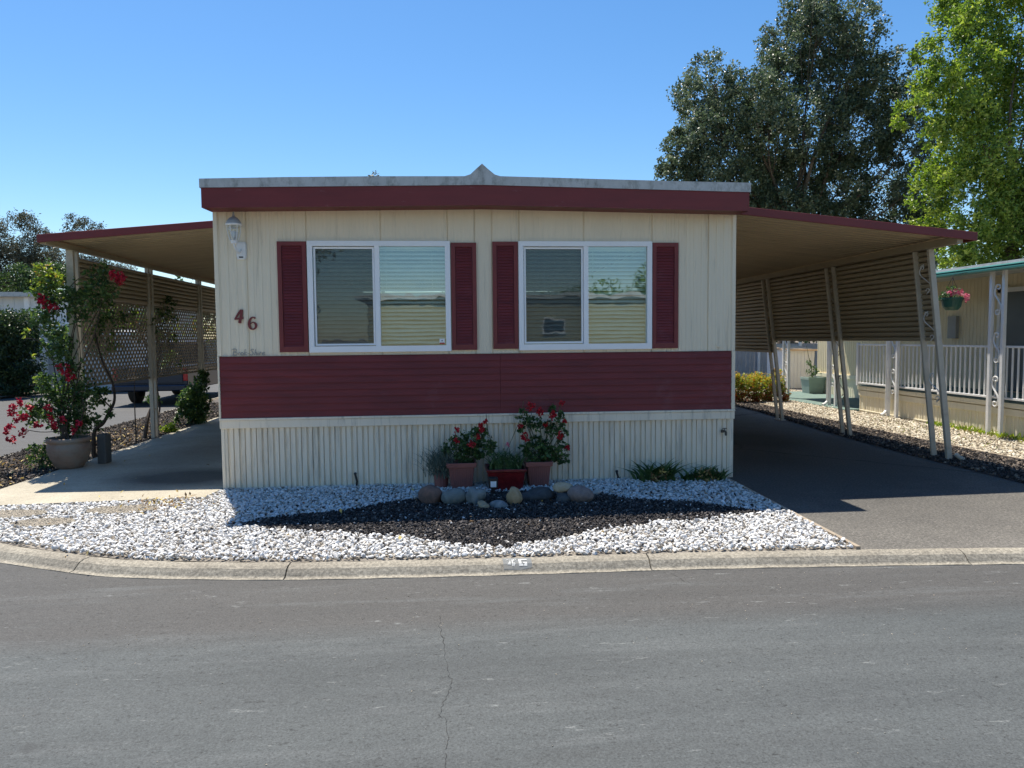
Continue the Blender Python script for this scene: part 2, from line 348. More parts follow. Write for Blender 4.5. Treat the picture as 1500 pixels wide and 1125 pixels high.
def stones(name, P, size, mat, sub=1, rough=.22, flat=(1.1, .74, .48), tilt=.5, smooth=False, **kw):
    v0, f0 = ico(sub); N = len(P); nv = len(v0); K = 16
    var = np.stack([v0*(1+rng.normal(0, rough, (nv, 1))*.6+.18*np.sin(v0@rng.normal(0, 2, (3, 1))+rng.uniform(0, 6))) for _ in range(K)])
    a = var[rng.integers(0, K, N)]*(np.array(flat)*(1+rng.uniform(-.25, .25, (N, 3))))[:, None, :]
    a = np.einsum('nij,nkj->nki', rotm(rng.uniform(0, 6.28, N), rng.normal(0, tilt, N), rng.normal(0, tilt, N)), a)*size[:, None, None]
    V = (a+P[:, None, :]).reshape(-1, 3); F = (f0[None]+(np.arange(N)*nv)[:, None, None]).reshape(-1, 3)
    me = raw_mesh(name, V, F, np.repeat(rng.uniform(0, 1, N), len(f0)), smooth)
    return link(me, name, mat, **kw)
def leafmesh(name, P, size, mat, parent=None, up=.3, aspect=.5, fold=.15, tint=None, droop=0, D=None, **kw):
    N = len(P); d = rng.normal(0, 1, (N, 3)) if D is None else D+rng.normal(0, .25, (N, 3))
    d[:, 2] -= droop; d /= np.linalg.norm(d, axis=1, keepdims=True)
    n = rng.normal(0, 1, (N, 3)); n[:, 2] += up*3
    s_ = np.cross(d, n); s_ /= np.linalg.norm(s_, axis=1, keepdims=True)+1e-9; n = np.cross(s_, d)
    L = (size*rng.uniform(.65, 1.25, N))[:, None]
    A = P; B = P+d*L*.5+s_*L*aspect/2+n*L*fold; C = P+d*L; E_ = P+d*L*.5-s_*L*aspect/2+n*L*fold
    V = np.stack([A, B, C, E_], 1).reshape(-1, 3); F = np.arange(N*4).reshape(-1, 4)
    F = np.concatenate([F[:, [0, 1, 2]], F[:, [0, 2, 3]]])
    t = rng.uniform(0, 1, N) if tint is None else tint
    me = raw_mesh(name, V, F, np.concatenate([t, t]), False)
    return link(me, name, mat, parent, **kw)
def blob_points(lobes, n, shell=.55, sub=.28, clump=30, flat=1.0):
    """lobes (x,y,z,r) -> leaf positions grouped in small clumps; tint per clump"""
    vol = np.array([l[3]**2 for l in lobes]); vol = vol/vol.sum(); P = []; T = []
    for l, f in zip(lobes, vol):
        nc = max(2, int(n*f/clump)); u = rng.normal(0, 1, (nc, 3)); u /= np.linalg.norm(u, axis=1, keepdims=True)
        rad = l[3]*rng.uniform(shell, 1.05, nc)**.6
        c = np.array(l[:3])+u*rad[:, None]*np.array([1, 1, flat]); ct = rng.uniform(0, 1, nc)
        o = rng.normal(0, 1, (nc, clump, 3)); o /= np.linalg.norm(o, axis=2, keepdims=True); o *= (rng.uniform(0, 1, (nc, clump, 1))**.5)*l[3]*sub*rng.uniform(.6, 1.4, (nc, 1, 1))
        P.append((c[:, None, :]+o).reshape(-1, 3)); T.append((np.repeat(ct, clump)*.5+rng.uniform(0, .5, nc*clump)))
    return np.concatenate(P), np.concatenate(T)
def inpoly(x, y, poly):
    c = np.zeros(len(x), bool); j = len(poly)-1
    for i in range(len(poly)):
        xi, yi = poly[i][:2]; xj, yj = poly[j][:2]
        if yi != yj:
            c ^= ((yi > y) != (yj > y)) & (x < (xj-xi)*(y-yi)/(yj-yi)+xi)
        j = i
    return c
def jitter(x0, x1, y0, y1, s, j=.45):
    nx, ny = int((x1-x0)/s), int((y1-y0)/s); gx, gy = np.meshgrid(np.arange(nx), np.arange(ny))
    gx = x0+(gx.ravel()+.5+rng.uniform(-j, j, gx.size)+.5*(gy.ravel() % 2))*s; gy = y0+(gy.ravel()+.5+rng.uniform(-j, j, gy.size))*s
    return gx, gy
def polysheet(name, pts, z, mat, kind='structure', thick=0, label=None, cat=None):
    mb = MB(); n = len(pts); P = [(x, y, z) for x, y in pts]
    tri = tessellate_polygon([[Vector(p) for p in P]])
    mb.add(P, tri)
    if thick:
        Q = [(x, y, z-thick) for x, y in pts]; k = len(mb.v); mb.v += P+Q
        fs = [(k+i, k+(i+1) % n, k+n+(i+1) % n, k+n+i) for i in range(n)]; mb.f += fs; mb.mi += [0]*n
    bm = mb.build(name, mat, fix=False)
    me = bm.data
    for p in me.polygons:
        if abs(p.normal.z) > .9 and p.normal.z < 0: p.flip()
    if kind: bm['kind'] = kind
    return tag(bm, label, cat)
def smoothpath(P, k=8):
    out = []; n = len(P)
    for i in range(n-1):
        p0, p1, p2, p3 = [np.array(P[max(0, min(n-1, i+j))], float) for j in (-1, 0, 1, 2)]
        for t in np.linspace(0, 1, k, endpoint=False):
            out.append(tuple(.5*((2*p1)+(-p0+p2)*t+(2*p0-5*p1+4*p2-p3)*t*t+(-p0+3*p1-3*p2+p3)*t**3)))
    out.append(tuple(P[-1])); return out

# ------------------------------------------------------------------ ground, road, kerb
RZ = -.07
polysheet('ground', [(-900, -900), (900, -900), (900, 900), (-900, 900)], RZ-.03, M['dirt'])
polysheet('road', [(-70, -3.6), (70, -3.6), (70, 9), (-6.2, 9), (-6.2, 80), (-13.6, 80), (-13.6, 9), (-70, 9)], RZ, M['asphalt'])
inner = smoothpath([(40, 2.4), (14, 4.47), (8, 4.96), (4.407, 5.249), (3.147, 5.349), (1.785, 5.43), (.506, 5.46), (-.281, 5.49), (-1.287, 5.56), (-2.329, 5.739), (-2.939, 5.992),
    (-3.654, 6.371), (-4.5, 7.0), (-5.3, 7.9), (-5.95, 9.2), (-6.3, 10.7), (-6.4, 12.5), (-6.45, 16), (-6.55, 22), (-6.6, 45), (-6.6, 80)], 10)
polysheet('lot_ground', inner+[(70, 80), (70, 0)], -.012, M['dirt'])
def kerb(path, label_joints, w=.145, flip=1):
    mb = MB(); pr = [(-.02, .0), (0, .004), (.055, -.002), (.09, -.014), (.115, -.036), (.135, -.056), (w, -.062), (w+.035, RZ+.004), (w+.035, RZ-.02)]
    P = [Vector((x, y, 0)) for x, y in path]; n = len(P); off = []
    for i in range(n):
        d = (P[min(i+1, n-1)]-P[max(i-1, 0)]).normalized(); off.append(Vector((d.y, -d.x, 0))*-flip)
    # resample by length and cut joints
    s = [0]
    for i in range(1, n): s.append(s[-1]+(P[i]-P[i-1]).length)
    def at(t):
        for i in range(1, n):
            if s[i] >= t or i == n-1:
                k = (t-s[i-1])/max(1e-6, s[i]-s[i-1]); return P[i-1].lerp(P[i], k), off[i-1].lerp(off[i], k)
    t = 0; L = s[-1]; joints = label_joints(at, L)
    for a, b in zip(joints[:-1], joints[1:]):
        a += .005; b -= .005; m_ = max(2, int((b-a)/.12) if b-a < 6 else 12)
        vs = []; fs = []
        for i in range(m_+1):
            p, o = at(a+(b-a)*i/m_)
            for q, z in pr: vs.append((p.x+o.x*q, p.y+o.y*q, z+.0015*math.sin(i*1.7)))
        k = len(pr)
        for i in range(m_):
            for j in range(k-1): fs.append((i*k+j, i*k+j+1, (i+1)*k+j+1, (i+1)*k+j))
        fs.append(tuple(range(k))); fs.append(tuple(m_*k+j for j in range(k)))
        mb.add(vs, fs)
    o = mb.build('kerb', M['curb'], smooth=False); o['kind'] = 'structure'; return at
jx = [3.9, 1.52, -1.14, -2.72]
def joints(at, L):
    out = [0]; t = 0; want = list(jx)
    while t < L:
        p, _ = at(t)
        if want and p.x < want[0]: out.append(t); want.pop(0)
        elif not want and t-out[-1] > 2.9: out.append(t)
        elif want == jx and t-out[-1] > 3 and p.x > 6: out.append(t)
        t += .02
    return out+[L]
kerb(inner, joints)
# across the side street and across the front street
farl = [(-70, 9.2), (-16, 9.0), (-14.3, 9.6), (-13.5, 11.5), (-13.45, 20), (-13.4, 80)]
farl = smoothpath(farl, 6)
polysheet('opposite_lot_ground', farl+[(-70, 80)], -.012, M['dirt'])
kerb(farl, lambda at, L: [i*3.0 for i in range(int(L/3)+1)]+[L])
ac = [(70, -4.6), (20, -3.3), (-20, -3.1), (-70, -3.0)]
polysheet('facing_lot_ground', ac+[(-70, -60), (70, -60)], -.012, M['dirt'])
kerb(ac, lambda at, L: [i*3.0 for i in range(int(L/3)+1)]+[L], flip=-1)
# cracks in the road: irregular dark ribbons
def crack(pts, wd):
    mb = MB(); r_ = random.Random(3); P = []
    for (a, b) in zip(pts[:-1], pts[1:]):
        for t in range(6):
            k = t/6; P.append((a[0]+(b[0]-a[0])*k+r_.uniform(-.010, .010), a[1]+(b[1]-a[1])*k))
    P.append(pts[-1]); z = RZ+.003; vs = []
    for i, p in enumerate(P):
        q = wd*r_.uniform(.2, 1.0)/2; vs += [(p[0]-q, p[1], z), (p[0]+q, p[1], z)]
    mb.add(vs, [(2*i, 2*i+1, 2*i+3, 2*i+2) for i in range(len(P)-1)])
    o = mb.build('road_crack', M['dark'], fix=False); o['kind'] = 'structure'
crack([(-.05, 4.55), (-.05, 4.376), (-.03, 4.1), (-.011, 3.783), (.015, 3.629), (-.022, 3.493), (-.051, 3.335), (-.016, 3.271), (-.011, 3.128), (-.029, 3.025), (-.023, 2.95), (.01, 2.7), (-.02, 2.2)], .0032)
crack([(1.62, 5.18), (1.66, 5.0), (1.73, 4.93)], .004)
gx = rng.uniform(-6, 7, 900); gy = 5.2-np.abs(rng.normal(0, 1.0, 900)); kk = (gx > -2.2)
gx, gy = gx[kk], gy[kk]; o = stones('road_grit', np.stack([gx, gy, np.full(len(gx), RZ+.002)], 1), rng.uniform(.0015, .0045, len(gx)), M['pebble'], 1, .3); tag(o, 'fine grit scattered on the asphalt below the kerb', 'grit', kind='stuff')
# slab, driveway, beds
o = polysheet('concrete_patio', [(-4.93, 7.74), (-2.50, 7.90), (-2.445, 8.36), (-2.445, 23), (-4.70, 23)], .03, M['slab'], thick=.08)
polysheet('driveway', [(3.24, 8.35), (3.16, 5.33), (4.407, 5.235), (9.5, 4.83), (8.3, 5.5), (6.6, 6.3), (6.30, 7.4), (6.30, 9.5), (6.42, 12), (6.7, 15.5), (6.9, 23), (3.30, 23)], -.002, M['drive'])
polysheet('gravel_bed', [(-4.6, 7.02), (-3.654, 6.391), (-2.939, 6.012), (-2.329, 5.759), (-1.287, 5.58), (-.281, 5.51), (.506, 5.48), (1.785, 5.45), (3.13, 5.37), (3.22, 8.36), (-2.44, 8.36), (-2.52, 7.88), (-4.93, 7.72), (-5.1, 7.7)], .0, M['wbed'])
darkbed = [(-1.86, 6.66), (-1.47, 6.95), (-1.0, 7.12), (-.24, 7.62), (.4, 7.75), (1.2, 7.7), (1.72, 7.45), (2.29, 7.08), (2.95, 6.58), (2.08, 6.36), (1.44, 6.24), (1.1, 5.95), (.75, 5.78), (.45, 5.72), (.1, 5.8), (-.1, 5.88), (-.54, 6.2), (-1.19, 6.42)]
polysheet('dark_bed', darkbed, .004, M['bedsoil'])
polysheet('side_bed', [(-4.90, 7.85), (-4.70, 23), (-6.4, 23), (-6.38, 12.5), (-6.28, 10.7), (-5.93, 9.2), (-5.28, 7.9), (-5.05, 7.6)], .0, M['bedsoil'])
polysheet('mulch_strip', [(6.31, 7.0), (6.31, 9.5), (6.43, 12), (6.71, 15.5), (6.95, 23), (7.9, 23), (7.34, 15), (7.31, 12), (7.34, 8.9), (7.5, 7.0)], .0, M['bedsoil'])
polysheet('neighbour_gravel_bed', [(7.5, 7.0), (7.35, 8.9), (7.32, 12), (7.35, 15), (7.9, 23), (14, 40), (30, 40), (30, 5.0), (10, 5.0)], -.004, M['wbed'])
# kerb edging board between drive and white gravel
mb = MB(); mb.beam((3.205, 8.33, .0), (3.145, 5.37, .0), .035, .05); o = mb.build('edging_board', M['lattice']); tag(o, 'thin weathered edging board between white gravel and asphalt driveway', 'edging')
mb = MB()
for a, b in [((7.5, 7.0), (7.335, 9.5)), ((7.335, 9.5), (7.31, 12)), ((7.31, 12), (7.345, 15)), ((7.345, 15), (7.6, 19))]: mb.beam((*a, .005), (*b, .005), .03, .06)
o = mb.build('edging_board', M['lattice']); tag(o, 'thin brown edging between dark mulch strip and tan gravel', 'edging')

# white stones
wpoly = [(-4.75, 7.12), (-3.654, 6.41), (-2.939, 6.03), (-2.329, 5.775), (-1.287, 5.595), (-.281, 5.525), (.506, 5.495), (1.785, 5.465), (3.12, 5.385), (3.185, 8.30), (-2.42, 8.34), (-2.50, 7.87), (-4.75, 7.72)]
dcen = np.array([.45, 6.75])
def nz2(x, y): return .05*np.sin(x*7+1)+.04*np.sin(y*9+x*3)
discs = [(-4.15, 7.36, .36, .17), (-3.63, 6.98, .27, .155), (-3.12, 7.42, .33, .17)]
def in_disc(x, y, g=1.0):
    c = np.zeros(len(x), bool)
    for a, b, p, q in discs: c |= ((x-a)/(p*g))**2+((y-b)/(q*g))**2 < 1
    return c
gx, gy = jitter(-4.8, 3.25, 5.35, 8.4, .031)
k = inpoly(gx, gy, wpoly) & ~inpoly(gx+nz2(gx, gy), gy+nz2(gy, gx)*.6, darkbed) & ~in_disc(gx, gy, 1.03)
gx, gy = gx[k], gy[k]; N = len(gx)
sz = rng.uniform(.0115, .023, N); k2 = rng.uniform(0, 1, N) < .10; sz[k2] *= .55
z = .012+rng.uniform(0, .014, N)
o = stones('white_gravel', np.stack([gx, gy, z], 1), sz*1.04, M['wrock'], 1, .26, smooth=False); tag(o, 'white marble chips covering the front bed', 'gravel', kind='stuff')
gx, gy = jitter(-4.8, 3.25, 5.4, 8.3, .046)       # a loose second layer
k = inpoly(gx, gy, wpoly) & ~inpoly(gx+nz2(gx, gy), gy+nz2(gy, gx)*.6, darkbed) & ~in_disc(gx, gy, 1.06) & (rng.uniform(0, 1, len(gx)) < .8)
gx, gy = gx[k], gy[k]; N = len(gx)
o = stones('loose_white_gravel', np.stack([gx, gy, .027+rng.uniform(0, .010, N)], 1), rng.uniform(.013, .023, N), M['wrock'], 1, .26, smooth=False); tag(o, 'loose white marble chips lying on the front bed', 'gravel', kind='stuff')
gx, gy = jitter(-2.1, 3.1, 5.6, 7.9, .021)
k = inpoly(gx+nz2(gx, gy), gy+nz2(gy, gx)*.6, darkbed); gx, gy = gx[k], gy[k]; N = len(gx)
o = stones('dark_lava_gravel', np.stack([gx, gy, .014+rng.uniform(0, .022, N)], 1), rng.uniform(.009, .018, N), M['lava'], 1, .35, tilt=1.5); tag(o, 'dark lava chips in the middle of the front bed', 'gravel', kind='stuff')
gx, gy = rng.normal(.5, 1.5, 900), rng.normal(6.6, .7, 900); k = inpoly(gx, gy, wpoly) & ~inpoly(gx, gy, darkbed); gx, gy = gx[k], gy[k]
o = stones('stray_lava_gravel', np.stack([gx, gy, np.full(len(gx), .042)], 1), rng.uniform(.008, .016, len(gx)), M['lava'], 1, .35, tilt=1.5); tag(o, 'stray dark chips mixed into the white gravel', 'gravel', kind='stuff')
gx, gy = rng.uniform(-2, 3, 260), rng.uniform(5.7, 7.8, 260); k = inpoly(gx, gy, darkbed); gx, gy = gx[k], gy[k]
o = stones('stray_white_gravel', np.stack([gx, gy, np.full(len(gx), .034)], 1), rng.uniform(.006, .016, len(gx)), M['wrock'], 1, .3); tag(o, 'stray white chips on the dark bed', 'gravel', kind='stuff')
# stepping discs of pebbles
sl = ['round pebble stepping stone cut by the left edge of the photo', 'round pebble stepping stone nearest the kerb', 'round pebble stepping stone nearest the house in white gravel']
for (a, b, p, q), lb in zip(discs, sl):
    t = thing('stepping_stone', (a, b, 0), lb, 'stepping stone', 'stepping stones in the white gravel')
    mb = MB(); n = 28
    ring = [(a+p*math.cos(i*2*math.pi/n), b+q*math.sin(i*2*math.pi/n)) for i in range(n)]
    mb.add([(x, y, .0) for x, y in ring]+[(x, y, .032) for x, y in ring], [tuple(range(n, 2*n))]+[(i, (i+1) % n, n+(i+1) % n, n+i) for i in range(n)])
    mb.build('base', M['curb'], t, bevel=.003)
    gx, gy = jitter(a-p, a+p, b-q, b+q, .018); k = ((gx-a)/p)**2+((gy-b)/q)**2 < .95; gx, gy = gx[k], gy[k]
    o = stones('pebble_surface', np.stack([gx, gy, np.full(len(gx), .032)], 1), rng.uniform(.007, .011, len(gx)), M['pebble'], 1, .1, smooth=True, parent=t)
# side mulch, right mulch, neighbour gravel
P1 = [(-4.95, 7.95), (-4.78, 16), (-4.75, 20), (-6.4, 20), (-6.4, 12.5), (-6.3, 10.7), (-5.95, 9.25), (-5.35, 8.0), (-5.1, 7.7)]
gx, gy = jitter(-6.5, -4.7, 7.7, 20, .040); k = inpoly(gx, gy, P1); gx, gy = gx[k], gy[k]; N = len(gx)
o = stones('side_mulch', np.stack([gx, gy, .015+rng.uniform(0, .02, N)], 1), rng.uniform(.014, .030, N), M['mulch'], 1, .4, flat=(1, .6, .35), tilt=.9); tag(o, 'dark mulch and chips between patio and side street', 'mulch', kind='stuff')
P2 = [(6.30, 7.1), (6.30, 9.5), (6.43, 12), (6.71, 15.5), (6.9, 20), (7.6, 20), (7.34, 15), (7.30, 12), (7.32, 8.9), (7.45, 7.1)]
gx, gy = jitter(6.2, 7.9, 7, 20, .036); k = inpoly(gx, gy, P2); gx, gy = gx[k], gy[k]; N = len(gx)
o = stones('strip_mulch', np.stack([gx, gy, .012+rng.uniform(0, .02, N)], 1), rng.uniform(.014, .028, N), M['mulch'], 1, .4, flat=(1, .7, .45), tilt=.9); tag(o, 'dark mulch strip along the carport driveway', 'mulch', kind='stuff')
P3 = [(7.37, 7.5), (7.36, 12), (7.38, 15), (7.7, 19), (8.0, 21.4), (10.3, 21.6), (10.3, 20.2), (8.7, 19.9), (8.7, 7.5)]
gx, gy = jitter(7.3, 10.4, 7.3, 21.6, .045); k = inpoly(gx, gy, P3); gx, gy = gx[k], gy[k]; N = len(gx)
o = stones('tan_gravel', np.stack([gx, gy, .012+rng.uniform(0, .015, N)], 1), rng.uniform(.017, .030, N), M['tanrock'], 1, .25, smooth=False); tag(o, 'tan gravel strip beside the neighbouring deck', 'gravel', kind='stuff')
# leaf litter
def litter(x0, x1, y0, y1, n, s, z, name, lab, mat='dry'):
    P = np.stack([rng.uniform(x0, x1, n), rng.uniform(y0, y1, n), z+rng.uniform(0, .01, n)], 1)
    o = leafmesh(name, P, np.full(n, s), M[mat], up=1.2, fold=.08); o.data.attributes; tag(o, lab, 'leaves', kind='stuff')
litter(-5.9, -4.9, 8.2, 15, 420, .06, .045, 'leaf_litter', 'dry tan leaves on the side mulch')
P = np.concatenate([np.stack([rng.normal(-2.75, .18, 130), rng.normal(7.6, .16, 130), rng.uniform(.045, .06, 130)], 1), np.stack([rng.uniform(-4.2, 3, 45), rng.uniform(5.6, 8.1, 45), np.full(45, .06)], 1)])
o = leafmesh('fallen_leaves', P, np.full(len(P), .045), M['dry'], up=1.5, fold=.1); tag(o, 'dry leaves fallen on the white gravel', 'leaves', kind='stuff')
litter(-4.6, -2.7, 8.2, 16, 26, .05, .036, 'patio_leaves', 'small dark leaves lying on the concrete patio')

# ------------------------------------------------------------------ the mobile home
D = 8.347; XL, XR = -2.437, 3.325; YB = 23.0
H = thing('mobile_home', (.44, D, 0), 'cream and maroon single storey mobile home with shutters, numbered 46', 'mobile home')
def ztop(x):
    pts = [(-2.6, 3.03), (XL, 3.03), (-1.0, 3.065), (.42, 3.10), (1.93, 3.07), (XR, 3.045), (3.5, 3.045)]
    for (a, u), (b, v) in zip(pts[:-1], pts[1:]):
        if x <= b: return u+(v-u)*(x-a)/(b-a)
    return 3.04
WIN = [(-1.4695, .077), (.8356, 2.3549)]; WZ0, WZ1 = 1.507, 2.719
hole = [(a+.03, b-.03) for a, b in WIN]; HZ0, HZ1 = WZ0+.03, WZ1-.03
seams = [-2.112, -1.478, -.68, .051, .352, .542, .846, 1.578, 2.361, 3.017]
xs = set()
x = XL
prof = []
brk = sorted([XL, XR]+[q for h in hole for q in h]+[s+e for s in seams for e in (-.006, -.004, .004, .006)])
def depth(x):
    for s in seams:
        if abs(x-s) <= .0045: return .011
    t = ((x-XL)/.088) % 1
    d = 0
    if t < .10: d = -.007*t/.10
    elif t < .42: d = -.007
    elif t < .52: d = -.007*(1-(t-.42)/.10)
    if -1.6 < x < 2.5: d *= .35
    return d
xx = XL
grid = set(brk)
while xx < XR:
    for t in (0, .10, .42, .52): 
        q = xx+t*.088
        if q < XR: grid.add(q)
    xx += .088
grid = sorted(grid)
grid = [g for i, g in enumerate(grid) if i == 0 or g-grid[i-1] > 5e-4]
mb = MB()
for a, b in zip(grid[:-1], grid[1:]):
    mid = (a+b)/2; seg = [(a, D+depth(a+1e-5)), (b, D+depth(b-1e-5))]
    inh = any(h0 <= mid <= h1 for h0, h1 in hole)
    if inh:
        mb.sweepz(seg, 1.47, HZ0); mb.sweepz(seg, HZ1, ztop)
    else: mb.sweepz(seg, 1.47, ztop)
mb.build('wall', M['cream'], H, fix=False)
mb = MB(); mb.box((XL+.005, D+.03, .72), (XL+.035, YB, 3.06)); mb.box((XR-.035, D+.03, .72), (XR-.005, YB, 3.06)); mb.box((XL+.005, YB, .72), (XR-.005, YB+.05, 3.06))
mb.box((XL+.04, D+.4, .76), (XR-.04, YB-.02, .80)); 
mb.build('side_wall', M['cream'], H)
# lap band
mb = MB(); n = 9; z0, z1 = .80, 1.474; pz = (z1-z0)/n
for i in range(n):
    a = z0+i*pz; b = a+pz
    for xa, xb in ((XL+.005, .620), (.624, XR-.027)):
        mb.add([(xa, D-.022, a), (xb, D-.022, a), (xb, D-.008, b), (xa, D-.008, b), (xa, D-.008, a-.0), (xb, D-.008, a-.0)], [(0, 1, 2, 3), (4, 5, 1, 0)])
mb.add([(XL+.002, D-.004, z0), (XR-.002, D-.004, z0), (XR-.002, D-.004, z1), (XL+.002, D-.004, z1)], [(0, 1, 2, 3)])
mb.add([(XL+.002, D-.022, z1), (XR-.002, D-.022, z1), (XR-.002, D+.012, z1), (XL+.002, D+.012, z1)], [(0, 1, 2, 3)])
mb.build('siding_band', M['maroon'], H, fix=False)
# skirting
mb = MB(); prof = []; x = XL+.012; i = 0
pat = [(.045, 0), (.006, .022), (.012, .022), (.008, 0), (.036, 0), (.004, .018), (.006, .018), (.004, 0)]
d = 0
prof.append((x, D)); 
while x < XR-.02:
    for wd_, dd in pat:
        x += wd_
        if x >= XR-.012: break
        prof.append((x, D+dd))
mb.sweepz(prof, -.01, .70); mb.box((XL+.01, D+.02, -.01), (XL+.03, YB, .72)); mb.box((XR-.03, D+.02, -.01), (XR-.01, YB, .72))
mb.build('skirting', M['skirt'], H, fix=False)
mb = MB(); mb.box((XL-.012, D-.030, .688), (XR+.012, D+.012, .774)); mb.box((XL-.014, D-.042, .776), (XR+.014, D+.012, .799))
mb.build('skirt_trim', M['skirt'], H, bevel=.003)
mb = MB(); mb.box((XL+.02, D-.012, .018), (XR-.02, D-.001, .030)); mb.build('ground_rail', M['skirt'], H)
for x0, x1, s in ((XL-.016, XL+.03, 1), (XR-.03, XR+.016, -1)):
    mb = MB(); mb.box((x0, D-.018, 1.476), (x1, D+.03, 3.03)); mb.box((x0 if s > 0 else XR-.026, D-.027, .80), (XL+.004 if s > 0 else x1, D+.03, 1.4755)); mb.build('corner_trim', M['cream'], H, bevel=.004)
mb = MB(); mb.box((XR-.045, D-.012, .0), (XR+.004, D+.03, .687)); mb.build('skirt_corner', M['skirt'], H, bevel=.003)
mb = MB(); mb.box((XL-.004, D-.012, .0), (XL+.03, D+.03, .687)); mb.build('skirt_corner', M['skirt'], H, bevel=.003)
# roof: cap, fascia, soffit
YF = 8.0
cap = [(-2.475, 3.304), (-1.6, 3.328), (-.7, 3.345), (.0, 3.352), (.24, 3.355), (.30, 3.375), (.36, 3.43), (.425, 3.488), (.49, 3.43), (.56, 3.375), (.62, 3.358), (1.1, 3.350), (1.9, 3.335), (2.7, 3.322), (3.365, 3.315)]
def capbot(x): return 3.214+.052*(1-abs(x-.45)/2.9)
mb = MB(); n = len(cap)
top = [(x, YF-.012, z) for x, z in cap]; bot = [(x, YF-.012, capbot(x)) for x, z in cap]
topb = [(x, YB+.3, min(z, 3.37)) for x, z in cap]; botb = [(x, YB+.3, capbot(x)) for x, z in cap]
# ridge spike tapers back
mid = [(x, YF+.30, min(z, 3.37)) for x, z in cap]
mb.add(top+bot+mid+topb+botb, [(i, i+1, n+i+1, n+i) for i in range(n-1)]+[(i+1, i, 2*n+i, 2*n+i+1) for i in range(n-1)]+[(2*n+i+1, 2*n+i, 3*n+i, 3*n+i+1) for i in range(n-1)]+
       [(0, n, 4*n, 3*n), (n-1, 4*n-1, 5*n-1, 2*n-1), (0, 3*n, 2*n), (n-1, 3*n-1, 4*n-1)])
cb = mb.build('roof_cap', M['cap'], H, fix=False)
mb = MB(); xs_ = [-2.462, -1.2, .0, .45, 1.2, 2.2, 3.352]
for a, b in zip(xs_[:-1], xs_[1:]):
    fb = lambda x: 3.012+.045*(1-abs(x-.45)/2.9)
    A, B = capbot(a), capbot(b)
    mb.add([(a, YF, fb(a)), (b, YF, fb(b)), (b, YF, B), (a, YF, A), (a, D+.01, fb(a)+.014), (b, D+.01, fb(b)+.014)], [(0, 1, 2, 3), (5, 1, 0, 4)])
mb.add([(-2.462, YF, 3.012), (-2.462, YF, 3.215), (-2.462, YB+.2, 3.19), (-2.462, YB+.2, 3.04), (XL, D+.01, 3.04)], [(0, 1, 2, 3, 4)])
mb.add([(3.352, YF, 3.012), (3.352, YF, 3.215), (3.352, YB+.2, 3.19), (3.352, YB+.2, 3.04), (XR, D+.01, 3.04)], [(4, 3, 2, 1, 0)])
# louvred soffit lines
for k_ in range(5):
    y = YF+.05+k_*.058
    for a, b in zip(xs_[:-1], xs_[1:]):
        fz = lambda x: 3.012+.045*(1-abs(x-.45)/2.9)+.012*(y-YF)/.35-.003
        mb.add([(a, y, fz(a)), (b, y, fz(b)), (b, y+.012, fz(b)), (a, y+.012, fz(a))], [(3, 2, 1, 0)])
mb.build('fascia', M['fascia'], H, fix=False)
mb = MB(); mb.box((XL+.04, D+.35, 3.10), (XR-.04, YB, 3.14)); mb.build('ceiling_panel', M['dark'], H)

# windows
def glass(name, refl, tint):
    m, n, l, b = new_mat(name); n.remove(b)
    t = n.new('ShaderNodeBsdfTransparent'); t.inputs[0].default_value = (*tint, 1)
    g = n.new('ShaderNodeBsdfGlossy'); g.inputs['Roughness'].default_value = .0; g.inputs[0].default_value = (.92, 1, .98, 1)
    wz = noise(n, l, 3.0, 2, .5); bp = n.new('ShaderNodeBump'); bp.inputs['Strength'].default_value = .05; bp.inputs['Distance'].default_value = .02
    l.new(wz.outputs[0], bp.inputs['Height']); l.new(bp.outputs[0], g.inputs['Normal'])
    x = n.new('ShaderNodeMixShader'); x.inputs[0].default_value = refl
    l.new(t.outputs[0], x.inputs[1]); l.new(g.outputs[0], x.inputs[2]); l.new(x.outputs[0], n['Material Output'].inputs[0]); return m
M['glass'] = glass('window_glass', .22, (.72, .80, .76))
M['glass2'] = glass('clear_glass', .12, (.9, .92, .92))
m, n, l, b = new_mat('insect_screen'); b.inputs['Base Color'].default_value = (.05, .055, .055, 1); b.inputs['Roughness'].default_value = .8
t = n.new('ShaderNodeBsdfTransparent'); x = n.new('ShaderNodeMixShader'); x.inputs[0].default_value = .5
l.new(t.outputs[0], x.inputs[1]); l.new(b.outputs[0], x.inputs[2]); l.new(x.outputs[0], n['Material Output'].inputs[0]); M['screen'] = m
def frame_rect(mb, x0, x1, z0, z1, wd, y0, y1, mi=0, wb=None):
    wb = wb or wd
    mb.box((x0, y0, z0), (x1, y1, z0+wb), mi); mb.box((x0, y0, z1-wd), (x1, y1, z1), mi)
    mb.box((x0, y0, z0+wb), (x0+wd, y1, z1-wd), mi); mb.box((x1-wd, y0, z0+wb), (x1, y1, z1-wd), mi)
wlab = ['left of the two front windows, warning sticker low in its right pane', 'right of the two front windows, curved reflections in its right pane']
